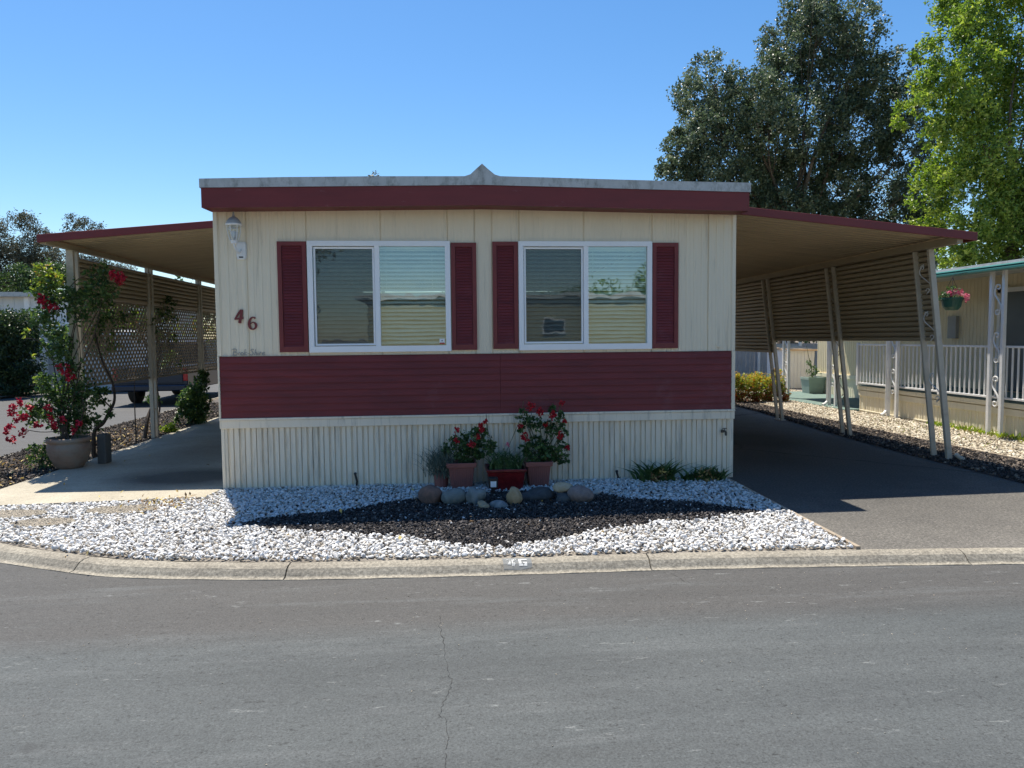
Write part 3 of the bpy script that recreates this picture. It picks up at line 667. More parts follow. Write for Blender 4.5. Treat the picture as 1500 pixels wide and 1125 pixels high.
for wi, (x0, x1) in enumerate(WIN):
    mb = MB(); frame_rect(mb, x0, x1, WZ0, WZ1, .056, D-.038, D+.05, 0, .066)
    mx = x0+(.72 if wi == 0 else .735); mb.box((mx, D-.030, WZ0+.066), (mx+.055, D+.05, WZ1-.056))
    frame_rect(mb, x0+.064, mx-.004, WZ0+.074, WZ1-.064, .020, D-.012, D+.02)
    for q in (x0+.10, x1-.12): mb.box((q, D-.0395, WZ0+.030), (q+.022, D-.0375, WZ0+.035))
    fr = mb.build('window', M['white'], H, bevel=.0025); fr['label'] = wlab[wi]
    zb, zt = WZ0+.06, WZ1-.05
    for (a, b_, yy) in ((x0+.05, mx+.01, D+.012), (mx+.045, x1-.05, D-.006)):
        mb = MB(); mb.add([(a, yy, zb), (b_, yy, zb), (b_, yy, zt), (a, yy, zt)], [(0, 1, 2, 3)]); mb.build('pane', M['glass'], fr, fix=False)
    mb = MB(); mb.add([(x0+.08, D-.002, WZ0+.09), (mx-.02, D-.002, WZ0+.09), (mx-.02, D-.002, WZ1-.08), (x0+.08, D-.002, WZ1-.08)], [(0, 1, 2, 3)]); mb.build('insect_screen', M['screen'], fr, fix=False)
    mb = MB(); frame_rect(mb, x0+.070, mx-.010, WZ0+.080, WZ1-.070, .012, D-.006, D-.0025); mb.build('screen_frame', M['post'], fr)
    mb = MB(); z = WZ1-.085; r_ = random.Random(wi+5)
    mb.box((x0+.05, D+.055, WZ1-.08), (x1-.05, D+.10, WZ1-.04))
    nseg = 16; kk = 0
    while z > WZ0+.07:
        tl = R(44+r_.uniform(-6, 6)); dz = .025*math.sin(tl); dy = .025*math.cos(tl); amp = .0045*max(0, (WZ1-z)/1.2-.25)*1.2
        ph = r_.uniform(0, 6); vs = []
        for i in range(nseg+1):
            xq = x0+.055+(x1-x0-.11)*i/nseg; ww = amp*math.sin(i*.9+ph)+amp*.6*math.sin(i*2.1+ph*2)
            vs += [(xq, D+.078-dy, z-dz+ww), (xq, D+.075, z+.003+ww), (xq, D+.078+dy, z+dz+ww)]
        mb.add(vs, [f for i in range(nseg) for f in ((3*i, 3*i+3, 3*i+4, 3*i+1), (3*i+1, 3*i+4, 3*i+5, 3*i+2))]); z -= .0445
    for q in (x0+.30, mx+.12, x1-.2): mb.tube([(q, D+.05, WZ0+.07), (q, D+.05, WZ1-.06)], .0015, 4)
    mb.build('blind', M['slatw'], fr, fix=False)
    if wi == 0:
        mb = MB(); mb.box((-.052, D-.0085, 1.585), (.005, D-.0065, 1.645)); st = mb.build('warning_sticker', M['white'], fr)
        mb = MB(); mb.box((-.052, D-.0095, 1.585), (.005, D-.0087, 1.600)); mb.box((-.047, D-.0095, 1.604), (-.002, D-.0087, 1.6065))
        mb.build('sticker_stripe', M['tlamp'], fr); mb = MB(); mb.lathe((-.0235, D-.0093, 1.619), [(.0055, 0), (.0075, .006), (.004, .012), (.001, .013)], 8); mb.build('sticker_mark', M['black'], fr)
# shutters
sh = [(-1.787, -1.480, 2.712, 1.514, 'shutter left of the left window'), (.087, .367, 2.702, 1.518, 'shutter right of the left window'), (.546, .829, 2.714, 1.525, 'shutter left of the right window'), (2.362, 2.660, 2.706, 1.512, 'shutter right of the right window')]
for x0, x1, zt, zb, lb in sh:
    mb = MB(); frame_rect(mb, x0, x1, zb, zt, .045, D-.032, D-.004, 0, .06)
    mb.box((x0+.045, D-.012, zb+.06), (x1-.045, D-.004, zt-.045))
    n = 34; hh = (zt-zb-.105)/n
    for i in range(n):
        a = zb+.06+i*hh
        mb.add([(x0+.05, D-.027, a), (x1-.05, D-.027, a), (x1-.05, D-.016, a+hh*.9), (x0+.05, D-.016, a+hh*.9), (x0+.05, D-.013, a), (x1-.05, D-.013, a)], [(0, 1, 2, 3), (4, 5, 1, 0)], 1)
    mb.build('shutter', [M['maroon2'], M['maroon']], H, fix=False)
# numbers
mb = MB(); yf, yb = D-.022, D-.004
def S(mb, pts, wds, k=5):
    q = smoothpath([(a, b, w_) for (a, b), w_ in zip(pts, wds)], k); mb.ribbon([(a, b) for a, b, c in q], [c for a, b, c in q], yf, yb)
ox, oz = -2.258, 1.835
mb.ribbon([(ox+.070, oz+.142), (ox+.040, oz+.10), (ox+.010, oz+.052)], [.018, .020, .016], yf, yb)
mb.ribbon([(ox+.000, oz+.044), (ox+.045, oz+.048), (ox+.092, oz+.056)], [.018, .018, .024], yf-.0006, yb)
mb.ribbon([(ox+.080, oz+.146), (ox+.070, oz+.08), (ox+.052, oz+.0)], [.022, .026, .028], yf-.0012, yb)
mb.build('house_number_digit', M['maroon2'], H)['label'] = 'maroon digit 4'
mb = MB(); ox, oz = -2.118, 1.762
S(mb, [(ox+.078, oz+.122), (ox+.064, oz+.134), (ox+.040, oz+.130), (ox+.016, oz+.096), (ox+.012, oz+.050), (ox+.028, oz+.014), (ox+.056, oz+.006), (ox+.080, oz+.026), (ox+.082, oz+.058), (ox+.062, oz+.080), (ox+.038, oz+.074), (ox+.026, oz+.062)],
  [.020, .014, .016, .022, .026, .020, .014, .020, .024, .014, .009, .006], 6)
mb.build('house_number_digit', M['maroon2'], H)['label'] = 'maroon digit 6'
# raised script lettering on the wall
mb = MB(); sx, sz = -2.305, 1.485; s = .001
def T(pts, rad=.0042): mb.tube([(sx+a*s, D-.011, sz+b*s) for a, b in smoothpath([(float(a), float(b)) for a, b in pts], 5)], rad, 5)
T([(18, 0), (28, 68)]); T([(6, 60), (30, 72), (56, 62), (48, 42), (24, 36), (56, 30), (58, 10), (34, 0), (8, 4)])          # B
T([(70, 2), (76, 30)]); T([(74, 20), (84, 32), (92, 28)])                                                                      # r
T([(108, 30), (98, 18), (106, 3), (122, 6), (126, 22), (116, 32), (108, 30)])                                                  # o
T([(134, 2), (146, 66)]); T([(162, 34), (140, 18), (164, 2)])                                                                  # k
T([(172, 20), (190, 20)])                                                                                                      # -
T([(238, 58), (222, 66), (206, 54), (222, 38), (230, 18), (212, 2), (196, 10)])                                                # S
T([(244, 2), (256, 64)]); T([(250, 22), (262, 32), (268, 24), (264, 2)])                                                       # h
T([(278, 2), (284, 28)]); T([(287, 42), (288, 44)], .005)                                                                      # i
T([(296, 2), (302, 30)]); T([(300, 20), (310, 32), (318, 28)])                                                                 # r
T([(328, 16), (350, 20), (346, 32), (330, 26), (326, 10), (338, 1), (354, 8)])                                                 # e
mb.build('script_lettering', paint('raised_script', (.40, .38, .34), .4, .05), H)
# small fittings: wall cap, tap
mb = MB(); mb.beam((3.144, D-.002, 1.53), (3.144, D-.02, 1.53), .045, .030, up=(0, 0, 1)); mb.build('outlet_cap', M['cream'], H, bevel=.006)
mb = MB(); mb.tube([(3.215, D, .545), (3.215, D-.06, .545), (3.215, D-.075, .53), (3.215, D-.078, .50)], [.013, .013, .014, .012], 8); mb.tube([(3.215, D-.035, .545), (3.215, D-.035, .575)], .005, 6); mb.beam((3.190, D-.035, .578), (3.240, D-.035, .578), .012, .008); mb.lathe((3.19, D-.03, .53), [(.018, 0), (.018, .03), (.006, .035)], 8)
mb.build('tap', M['bark'], H)
# wall lamp
mb = MB(); bx, by, bz = -2.165, D-.01, 2.63
pts = [(-.05, -.095), (.05, -.095), (.065, -.06), (.065, .075), (.05, .10), (-.05, .10), (-.065, .075), (-.065, -.06)]
k = len(pts); q = [(bx+a*.85, D-.004, bz-.02+b) for a, b in pts]; q2 = [(bx+a*.7, D-.028, bz-.02+b*.92) for a, b in pts]
mb.add(q+q2, [tuple(range(k, 2*k))]+[(i, (i+1) % k, k+(i+1) % k, k+i) for i in range(k)])
LX, LY = -2.200, 8.20
mb.tube(smoothpath([(bx, D-.03, bz-.01), (bx-.005, D-.075, bz-.045), (bx-.02, LY+.03, bz-.03), (LX, LY, bz+.02), (LX, LY, bz+.05)], 5), .011, 8)
lp = mb.build('wall_lamp', M['whitem'], H, bevel=.002); lp['label'] = 'white carriage lamp with clear glass by the left corner'
LZ = 2.665
mb = MB(); mb.lathe((LX, LY, LZ), [(.012, 0), (.034, .008), (.036, .03), (.04, .034), (.04, .042)], 12)
for k in range(6):
    a = k*math.pi/3+.25; c_, s_ = math.cos(a), math.sin(a)
    mb.tube([(LX+c_*r_, LY+s_*r_, LZ+z_) for r_, z_ in ((.040, .04), (.056, .09), (.066, .14), (.070, .195))], .0045, 5)
mb.lathe((LX, LY, LZ+.195), [(.079, 0), (.084, .006), (.084, .016), (.078, .022)], 24)
mb.build('lamp_cage', M['whitem'], lp)
mb = MB(); mb.lathe((LX, LY, LZ+.217), [(.078, 0), (.066, .030), (.044, .058), (.020, .070), (.012, .078), (.014, .090), (.007, .100), (.011, .110), (.004, .125)], 20); mb.build('lamp_roof', paint('lamp_roof_grey', (.34, .36, .38), .45, .1), lp, smooth=True)
mb = MB(); mb.lathe((LX, LY, LZ+.042), [(.036, 0), (.050, .048), (.060, .098), (.064, .152)], 20); mb.build('lamp_glass', M['glass2'], lp, smooth=True)
mb = MB(); mb.lathe((LX, LY, LZ+.05), [(.012, 0), (.018, .03), (.028, .06), (.024, .085), (.005, .10)], 12); mb.build('bulb', M['bulb'], lp, smooth=True)
mb = MB(); mb.box((bx-.022, D-.0295, bz-.095), (bx+.022, D-.0275, bz-.080)); mb.build('lamp_sensor', M['black'], lp)

# entry step unit on the left side (maroon)
t = thing('entry_steps', (-2.75, 12.0, 0), 'dark maroon entry steps and side panel against the patio wall', 'steps')
mb = MB(); mb.box((-2.95, 12.0, .03), (-2.44, 13.3, .22)); mb.box((-2.80, 12.05, .22), (-2.44, 13.2, .42)); mb.build('tread', M['maroon'], t)
for yy in (11.7, 13.3):
    mb = MB(); mb.box((-2.72, yy, .03), (-2.66, yy+.05, 1.30)); mb.build('post', M['maroon2'], t)
mb = MB(); mb.box((-2.705, 11.75, .30), (-2.68, 13.3, 1.22)); mb.build('side_panel', M['maroon2'], t)
mb = MB(); mb.box((-3.4, 11.6, .032), (-2.72, 12.6, .042)); o = mb.build('doormat', M['black']); tag(o, 'black doormat on the patio in front of the maroon steps', 'mat')

# ------------------------------------------------------------------ carports
def corr(mb, p0, p1, up, pitch, n, depth_, nrm):   # horizontally corrugated sheet
    p0, p1, up, nrm = map(Vector, (p0, p1, up, nrm)); vs = []; k = 0
    pr = [(0, 0), (.10, 1.0), (.42, 1.18), (.74, 1.0), (.86, 0), (.93, -.35)]
    for i in range(n):
        for a, b in pr:
            o_ = up*((i+a)*pitch)+nrm*(depth_*b); vs += [p0+o_, p1+o_]; k += 1
    mb.add(vs, [(2*i, 2*i+1, 2*i+3, 2*i+2) for i in range(k-1)])
C = thing('carport', (-3.8, 9.7, 0), 'left carport with maroon fascia and lattice panel over the concrete patio', 'carport')
xo, xi, zo, zi, yf, yb = -4.89, XL+.0, 2.945, 3.155, 9.65, 22.0
mb = MB()
mb.hexa([(xo, yf, zo-.012), (xi, yf, zi-.012), (xi, yb, zi-.012), (xo, yb, zo-.012)], [(xo, yf, zo), (xi, yf, zi), (xi, yb, zi), (xo, yb, zo)])
n = 84
for i in range(n):     # standing ribs of the pan soffit (run across the roof)
    y = yf+.05+i*(yb-yf-.1)/n
    mb.beam((xo+.02, y, zo-.015), (xi-.01, y, zi-.015), .02, .008)
mb.build('roof', M['soffit'], C)
mb = MB(); mb.hexa([(xo-.02, yf-.025, zo-.085), (xi, yf-.025, zi-.075), (xi, yf-.001, zi-.075), (xo-.02, yf-.001, zo-.085)], [(xo-.02, yf-.025, zo+.012), (xi, yf-.025, zi+.012), (xi, yf-.001, zi+.012), (xo-.02, yf-.001, zo+.012)])
mb.box((xo-.03, yf-.02, zo-.085), (xo-.006, yb, zo+.012)); mb.build('fascia', M['fascia'], C, bevel=.003)
mb = MB(); mb.box((-4.91, yf+.02, 2.85), (-4.83, yb-.1, 2.915)); mb.build('beam', M['beige'], C, bevel=.003)
for y in (10.42, 12.95, 15.46, 18.0, 20.5):
    mb = MB()
    for q in (y-.075, y+.075): mb.box((-4.90, q-.024, .03), (-4.84, q+.024, 2.85))
    if y < 11: mb.box((-4.915, y-.11, .03), (-4.825, y-.06, 2.85))
    for zz in (.5, 1.05, 2.3): mb.box((-4.885, y-.055, zz), (-4.86, y+.055, zz+.02))
    mb.build('post', M['post'], C, bevel=.003)
mb = MB(); corr(mb, (-4.885, 10.5, 2.25), (-4.885, 20.6, 2.25), (0, 0, 1), .0665, 8, .026, (1, 0, 0)); mb.build('upper_panel', M['beige'], C, fix=False)
mb = MB(); y0, y1, z0, z1 = 10.52, 20.5, 1.06, 2.25; st = .115; hh = z1-z0
for sgn, yy in ((1, -4.895), (-1, -4.903)):
    a = y0-hh
    while a < y1:
        ys, ye = (a, a+hh) if sgn > 0 else (a+hh, a)
        # clip
        def cl(ya, za, yb_, zb_):
            pts = []
            for t in np.linspace(0, 1, 2): pts.append((ya+(yb_-ya)*t, za+(zb_-za)*t))
            (p, q), (r_, s_) = pts
            def fix_(p, q, r_, s_):
                for lim, cmp in ((y0, -1), (y1, 1)):
                    if (p-lim)*cmp > 0: k = (lim-p)/(r_-p); p, q = lim, q+(s_-q)*k
                return p, q
            if (max(p, r_) <= y0) or (min(p, r_) >= y1): return None
            P_ = fix_(p, q, r_, s_); Q_ = fix_(r_, s_, p, q); return P_, Q_
        c = cl(ys, z0, ye, z1)
        if c:
            (p, q), (r_, s_) = c
            if abs(p-r_) > .03: mb.beam((yy, p, q), (yy, r_, s_), .034, .007, up=(1, 0, 0))
        a += st
mb.build('lattice', M['lattice'], C, fix=False)
mb = MB(); mb.box((-4.915, y0, 1.025), (-4.875, y1, 1.065)); mb.box((-4.915, y0, 2.215), (-4.875, y1, 2.248)); mb.build('lattice_frame', M['lattice'], C)

C2 = thing('carport', (4.9, 9.0, 0), 'right carport with leaning posts and corrugated screen over the asphalt driveway', 'carport')
xo, xi, zo, zi, yf, yb = 6.30, XR+.0, 2.835, 3.13, 8.42, 19.2
mb = MB(); mb.hexa([(xi, yf, zi-.012), (xo, yf, zo-.012), (xo, yb, zo-.012), (xi, yb, zi-.012)], [(xi, yf, zi), (xo, yf, zo), (xo, yb, zo), (xi, yb, zi)])
n = 72
for i in range(n):
    y = yf+.05+i*(yb-yf-.1)/n; mb.beam((xi+.01, y, zi-.015), (xo-.02, y, zo-.015), .02, .008)
mb.build('roof', M['soffit'], C2)
mb = MB(); mb.hexa([(xi, yf-.025, zi-.08), (xo+.02, yf-.025, zo-.085), (xo+.02, yf-.001, zo-.085), (xi, yf-.001, zi-.08)], [(xi, yf-.025, zi+.012), (xo+.02, yf-.025, zo+.012), (xo+.02, yf-.001, zo+.012), (xi, yf-.001, zi+.012)])
mb.box((xo+.006, yf-.02, zo-.085), (xo+.03, yb, zo+.012)); mb.build('fascia', M['fascia'], C2, bevel=.003)
mb = MB(); mb.box((6.10, yf+.02, 2.72), (6.175, yb-.1, 2.81)); mb.build('beam', M['beige'], C2, bevel=.003)
def px_(z): return 6.50-(6.50-6.165)*z/2.72
for pi, y in enumerate((9.03, 11.40, 13.82, 16.24, 18.7)):
    mb = MB()
    w2 = .030 if pi else .036
    for q, wd in ((y, .05), (y+.30 if pi == 0 else y+.22, .034)):
        mb.hexa([(px_(0)-w2, q-wd/2, 0), (px_(0)+w2, q-wd/2, 0), (px_(0)+w2, q+wd/2, 0), (px_(0)-w2, q+wd/2, 0)],
                [(px_(2.72)-w2, q-wd/2, 2.72), (px_(2.72)+w2, q-wd/2, 2.72), (px_(2.72)+w2, q+wd/2, 2.72), (px_(2.72)-w2, q+wd/2, 2.72)])
    c = y+(.15 if pi == 0 else .11)
    po = mb.build('post', M['post'], C2, bevel=.004)
    mb = MB(); hw = (.10 if pi == 0 else .075)
    for zc in (.95, 1.75, 2.35) if pi == 0 else (.8, 1.5, 2.2):
        P = []
        for i in range(25):
            t = -1+2*i/24; ang = t*2.6
            P.append((px_(zc+t*.19), c+hw*math.sin(ang*1.2), zc+t*.19))
        mb = MB(); mb.tube(P, .007, 5)
        for e in (-1, 1):
            cc = (c+e*hw*.35, zc+e*.15); mb.tube([(px_(cc[1]), cc[0]+.04*math.cos(a)*(1-a/9), cc[1]+.04*math.sin(a)*(1-a/9)) for a in np.linspace(0, 5.5, 14)], .006, 5)
        mb.build('scroll', M['whitem'] if pi == 0 else M['post'], po, fix=False)
    mb = MB(); mb.box((px_(0)-.05, y-.05, 0), (px_(0)+.05, y+(.36 if pi == 0 else .28), .012)); mb.build('foot_plate', M['post'], po)
mb = MB(); mb.tube([(px_(.02)+.03, 8.95, .10), (px_(0)+.07, 8.93, .06), (px_(0)+.11, 8.9, .035)], .028, 8); mb.build('downspout_elbow', M['post'], C2)
for (ya, yb_, zb) in ((9.10, 11.42, 1.55), (11.46, 13.84, 1.54), (13.88, 16.26, 1.31), (16.30, 18.72, 1.31)):
    mb = MB(); n = int((2.78-zb)/.068); up = Vector((px_(2.72)-px_(0), 0, 2.72)).normalized()
    corr(mb, (px_(zb)+.045, ya, zb), (px_(zb)+.045, yb_, zb), up, (2.79-zb)/n/up.z, n, .028, (-1, 0, -.12)); mb.build('screen_panel', M['beige'], C2, fix=False)

# ------------------------------------------------------------------ neighbouring home on the right
NH = thing('mobile_home', (10.4, 13, 0), 'cream neighbouring mobile home with green gutter and white deck railing', 'mobile home')
mb = MB(); prof = []; y = 3.0
while y < 19.95:
    prof += [(10.4, y), (10.4, y+.05), (10.394, y+.056), (10.394, y+.094)]; y += .10
mb.sweepz([(x, y) for x, y in prof], .55, 2.95); mb.build('wall', M['nwall'], NH, fix=False)
mb = MB(); mb.sweepz([(x-.0, y) for x, y in prof], -.01, .55); mb.box((10.36, 15.4, .50), (10.40, 20.0, .60)); mb.build('lower_skirt', M['nskirt'], NH, fix=False)
mb = MB(); mb.box((10.41, 3, 0), (16, 20.0, 2.95)); mb.build('home_body', M['nwall'], NH)
mb = MB(); mb.hexa([(8.58, 3, 2.66), (16, 3, 2.95), (16, 19.2, 2.95), (8.58, 19.2, 2.66)], [(8.58, 3, 2.70), (16, 3, 2.99), (16, 19.2, 2.99), (8.58, 19.2, 2.70)])
mb.box((8.52, 3, 2.705), (8.72, 19.2, 2.745)); mb.build('roof', M['nroof'], NH)
mb = MB(); mb.sweep([(0, 0, 0), (-.05, 0, .0), (-.075, 0, .02), (-.075, 0, .045), (-.055, 0, .06), (-.075, 0, .075), (-.06, 0, .095), (0, 0, .095)], (8.575, 3, 2.61), (8.575, 19.2, 2.61), closed=True)
mb.build('gutter', M['green'], NH)
mb = MB(); prof = []; y = 5.0
while y < 15.2:
    prof += [(8.87, y), (8.87, y+.06), (8.882, y+.066), (8.882, y+.10), (8.87, y+.106), (8.87, y+.13), (8.882, y+.136), (8.882, y+.155)]; y += .16
mb.sweepz(prof, -.01, .36); mb.sweepz([(8.87, 15.2), (10.4, 15.2)], -.01, .55); mb.build('deck_skirt', M['nskirt'], NH, fix=False)
mb = MB(); mb.box((8.845, 5, .345), (8.90, 15.22, .455)); mb.box((8.83, 5, .47), (8.90, 15.24, .545)); mb.box((8.86, 5, .02), (8.885, 15.2, .045)); mb.build('deck_trim', M['nskirt'], NH, bevel=.004)
mb = MB(); mb.box((8.90, 5, .50), (10.38, 15.2, .56)); mb.build('deck_floor', M['carpet'], NH)
rl = MB(); rl.box((8.79, 5, 1.415), (8.83, 15.22, 1.45)); rl.box((8.79, 5, .60), (8.83, 15.22, .635))
for y in (15.2, 12.55, 9.9, 7.2): rl.box((8.785, y-.03, .56), (8.835, y+.03, 1.47))
rail = rl.build('railing', M['whitem'], NH, bevel=.003)
y = 8.6
while y < 15.1:
    mb = MB(); mb.box((8.80, y-.011, .635), (8.82, y+.011, 1.415)); mb.build('baluster', M['whitem'], rail); y += .118
for y in (8.4, 11.12, 13.85, 16.12, 18.45):
    mb = MB()
    for q in (y-.135, y+.135): mb.box((8.725, q-.03, .0), (8.78, q+.03, 2.66))
    po = mb.build('roof_post', M['whitem'], NH, bevel=.003)
    for zc in (2.18, 1.42, .72):
        mb = MB(); P = []
        for i in range(31):
            t = -1+2*i/30; P.append((8.752, y+.07*math.sin(t*2.4), zc+t*.19))
        mb.tube(P, .014, 6)
        for e in (-1, 1): mb.tube([(8.752, y-e*.005+.06*math.cos(a)*e*(1-a/8), zc+e*.19+.06*math.sin(a)*e*(1-a/8)) for a in np.linspace(0, 5.5, 14)], .012, 6)
        mb.build('scroll', M['whitem'], po, fix=False)
mb = MB(); mb.tube([(8.72, 13.99, 2.66), (8.72, 13.99, .14), (8.66, 13.97, .08), (8.58, 13.95, .05)], .03, 8); mb.build('downspout', M['whitem'], NH); mb = MB(); mb.tube([(8.72, 16.28, 2.66), (8.72, 16.28, .14), (8.66, 16.26, .08), (8.58, 16.24, .05)], .03, 8)
mb.build('downspout', M['whitem'], NH)
mb = MB()
for a, b in ((12.32, 12.40), (13.06, 13.14)): mb.box((10.33, a, .56), (10.40, b, 2.48))
mb.box((10.33, 12.32, 2.40), (10.40, 13.14, 2.48)); dr = mb.build('door_frame', M['whitem'], NH)
mb = MB(); mb.box((10.36, 12.40, .58), (10.385, 13.06, 2.40)); mb.build('door', paint('door_grey', (.10, .12, .13), .3, .1), dr)
mb = MB(); mb.box((10.32, 14.25, 1.55), (10.39, 14.50, 2.0)); mb.build('meter_box', paint('meter_grey', (.3, .31, .3), .5, .1), NH)
o = polysheet('green_patio', [(8.55, 15.24), (10.38, 15.24), (10.38, 20.4), (8.55, 20.4)], .04, M['carpet'], thick=.05)
# hanging basket
t = thing('hanging_basket', (8.25, 11.5, 2.05), 'green hanging basket with pink flowers under the green gutter', 'flower basket')
mb = MB(); mb.lathe((8.25, 11.5, 2.03), [(.09, 0), (.13, .05), (.16, .17), (.175, .175), (.175, .20), (.16, .20), (.15, .17)], 20); mb.build('basket', paint('green_plastic', (.03, .11, .075), .4, .1), t)
mb = MB()
for a in (0, 2.1, 4.2): mb.tube([(8.25+.165*math.cos(a), 11.5+.165*math.sin(a), 2.22), (8.25, 11.5, 2.56)], .004, 4)
mb.tube([(8.25, 11.5, 2.55), (8.27, 11.5, 2.60), (8.45, 11.5, 2.63), (8.56, 11.5, 2.64)], .005, 4); mb.build('hanger', M['black'], t)
P, T_ = blob_points([(8.22, 11.5, 2.25, .15), (8.35, 11.5, 2.22, .10), (8.12, 11.5, 2.24, .09)], 260, .2, .3, 10); leafmesh('foliage', P, np.full(len(P), .045), M['leaf_ger'], t, aspect=.8)
for i, (x, z) in enumerate([(8.14, 2.30), (8.24, 2.34), (8.32, 2.31), (8.42, 2.26), (8.44, 2.19), (8.18, 2.27)]):
    P, T_ = blob_points([(x, 11.42, z, .045)], 60, .2, .5, 10); leafmesh('bloom', P, np.full(len(P), .03), M['pink'], t, aspect=.9)
# things beyond the neighbour's patio
SH = thing('garden_shed', (10.9, 22.6, 0), 'white metal garden shed with tan roof beyond the green patio', 'shed')
mb = MB(); mb.box((10.46, 22.2, .0), (11.45, 23.4, 1.18)); 
for i in range(9): mb.box((10.46+.11*i, 22.188, .02), (10.46+.11*i+.012, 22.2, 1.17))
mb.build('wall', M['shedw'], SH)
mb = MB(); mb.hexa([(10.38, 22.1, 1.17), (11.5, 22.1, 1.15), (11.5, 23.5, 1.26), (10.38, 23.5, 1.30)], [(10.38, 22.1, 1.22), (11.5, 22.1, 1.20), (11.5, 23.5, 1.31), (10.38, 23.5, 1.35)]); mb.build('roof', M['shedr'], SH)
FE = thing('panel_fence', (11, 25.2, 0), 'grey board fence glimpsed behind the rose shrubs', 'fence')
mb = MB()
for i in range(26): mb.box((9.3+i*.15, 25.2, 0), (9.3+i*.15+.14, 25.22, 1.35))
mb.build('panel', M['fence'], FE); 
for x in (10.9, 12.4):
    mb = MB(); mb.box((x, 25.1, 0), (x+.07, 25.19, 1.4)); mb.build('post', M['whitem'], FE)
PB = thing('potted_plant', (10.15, 19.75, .04), 'square pale green tub with a small white flowering plant', 'potted plant')
mb = MB(); mb.lathe((10.15, 19.75, .04), [(.20, 0), (.235, .38), (.25, .38), (.25, .44), (.21, .44), (.20, .36)], 4, sqr=True); mb.build('tub', paint('pale_green_tub', (.30, .37, .32), .6, .1), PB)
P, T_ = blob_points([(10.15, 19.75, .65, .16), (10.05, 19.75, .85, .10)], 260, .2, .3, 10); leafmesh('foliage', P, np.full(len(P), .06), M['leaf_ger'], PB)
mb = MB(); 
for a, b in ((-.1, .5), (.05, .75), (-.2, .9)): mb.tube([(10.15, 19.75, .45), (10.15+a, 19.75, .45+b)], .006, 4)
mb.build('stem', M['stem'], PB)
NB = [(7.12,.52,.2),(7.38,.48,.23),(7.69,.51,.23),(7.98,.47,.23),(8.2,.34,.2),(7.21,.22,.2),(7.55,.18,.2),(7.9,.18,.2),(8.29,.12,.13),(8.15,.67,.13)]
G = thing('flowering_shrub', (7.7, 17.5, 0), 'low row of yellow and rust coloured shrub behind the far carport posts', 'shrub')
P, T_ = blob_points([(x, 17.6+random.uniform(-.15, .3), z, r_) for x, z, r_ in NB], 9000, .2, .3, 14)
P = P[P[:, 2] > .02]; T2 = np.clip(P[:, 2]*1.0+rng.normal(0, .22, len(P))+.14, 0, 1); leafmesh('foliage', P, np.full(len(P), .055), M['leaf_nandina'], G, tint=T2)
mb = MB()
for i in range(18):
    x = 7.1+i*.075; mb.tube([(x, 17.6, 0), (x+random.uniform(-.1, .1), 17.6+random.uniform(-.1, .1), .5)], .008, 4)
mb.build('stem', M['stem'], G)
def weeds(name, x0, x1, y0, y1, n, h, label, mat='leaf_lime'):
    P = np.stack([rng.uniform(x0, x1, n), rng.uniform(y0, y1, n), rng.uniform(.0, h*.4, n)], 1); Dn = rng.normal(0, .5, (n, 3)); Dn[:, 2] = 1
    o = leafmesh(name, P, np.full(n, h), M[mat], D=Dn, aspect=.18); tag(o, label, 'weeds', kind='stuff')
weeds('weeds', 8.55, 8.84, 9.8, 12.6, 380, .09, 'weeds along the foot of the neighbouring deck skirt')
weeds('dry_weeds', 8.5, 8.84, 9.0, 12.0, 260, .06, 'dry brown weeds along the foot of the deck skirt', 'dry')
weeds('gravel_weeds', 7.5, 8.6, 8.5, 14, 160, .05, 'small weeds scattered in the tan gravel')
mb = MB(); mb.add([], []); v, f = ico(3)
def boulder(x, y, z, sx, sy, sz, rot, tilt, mat, label, seed, name='rock', group='rocks edging the dark bed', cat='rock'):
    r_ = np.random.default_rng(seed); v, f = ico(3); n1 = sum(np.sin(v@r_.normal(0, 1.6, 3)+r_.uniform(0, 6))*a for a in (.15, .10, .08)); n2 = sum(np.sin(v@r_.normal(0, 5, 3)+r_.uniform(0, 6))*a for a in (.035, .03))
    q = v*(1+n1+n2)[:, None]*np.array([sx, sy, sz]); q = q@np.array(rotm(np.array([rot]), np.array([0.]), np.array([tilt]))[0]).T
    me = raw_mesh(name, q+np.array([x, y, z]), f, None, True); o = link(me, name, mat, origin=(x, y, 0)); tag(o, label, cat, group); return o
boulder(6.72, 7.75, .07, .13, .10, .09, .3, 0, boulderm('rock_dull_red', (.22, .09, .08), (.32, .16, .14)), 'dull red rock on the mulch strip at the right edge', 40, group=None)
o = bpy.data.objects[-1] if False else None

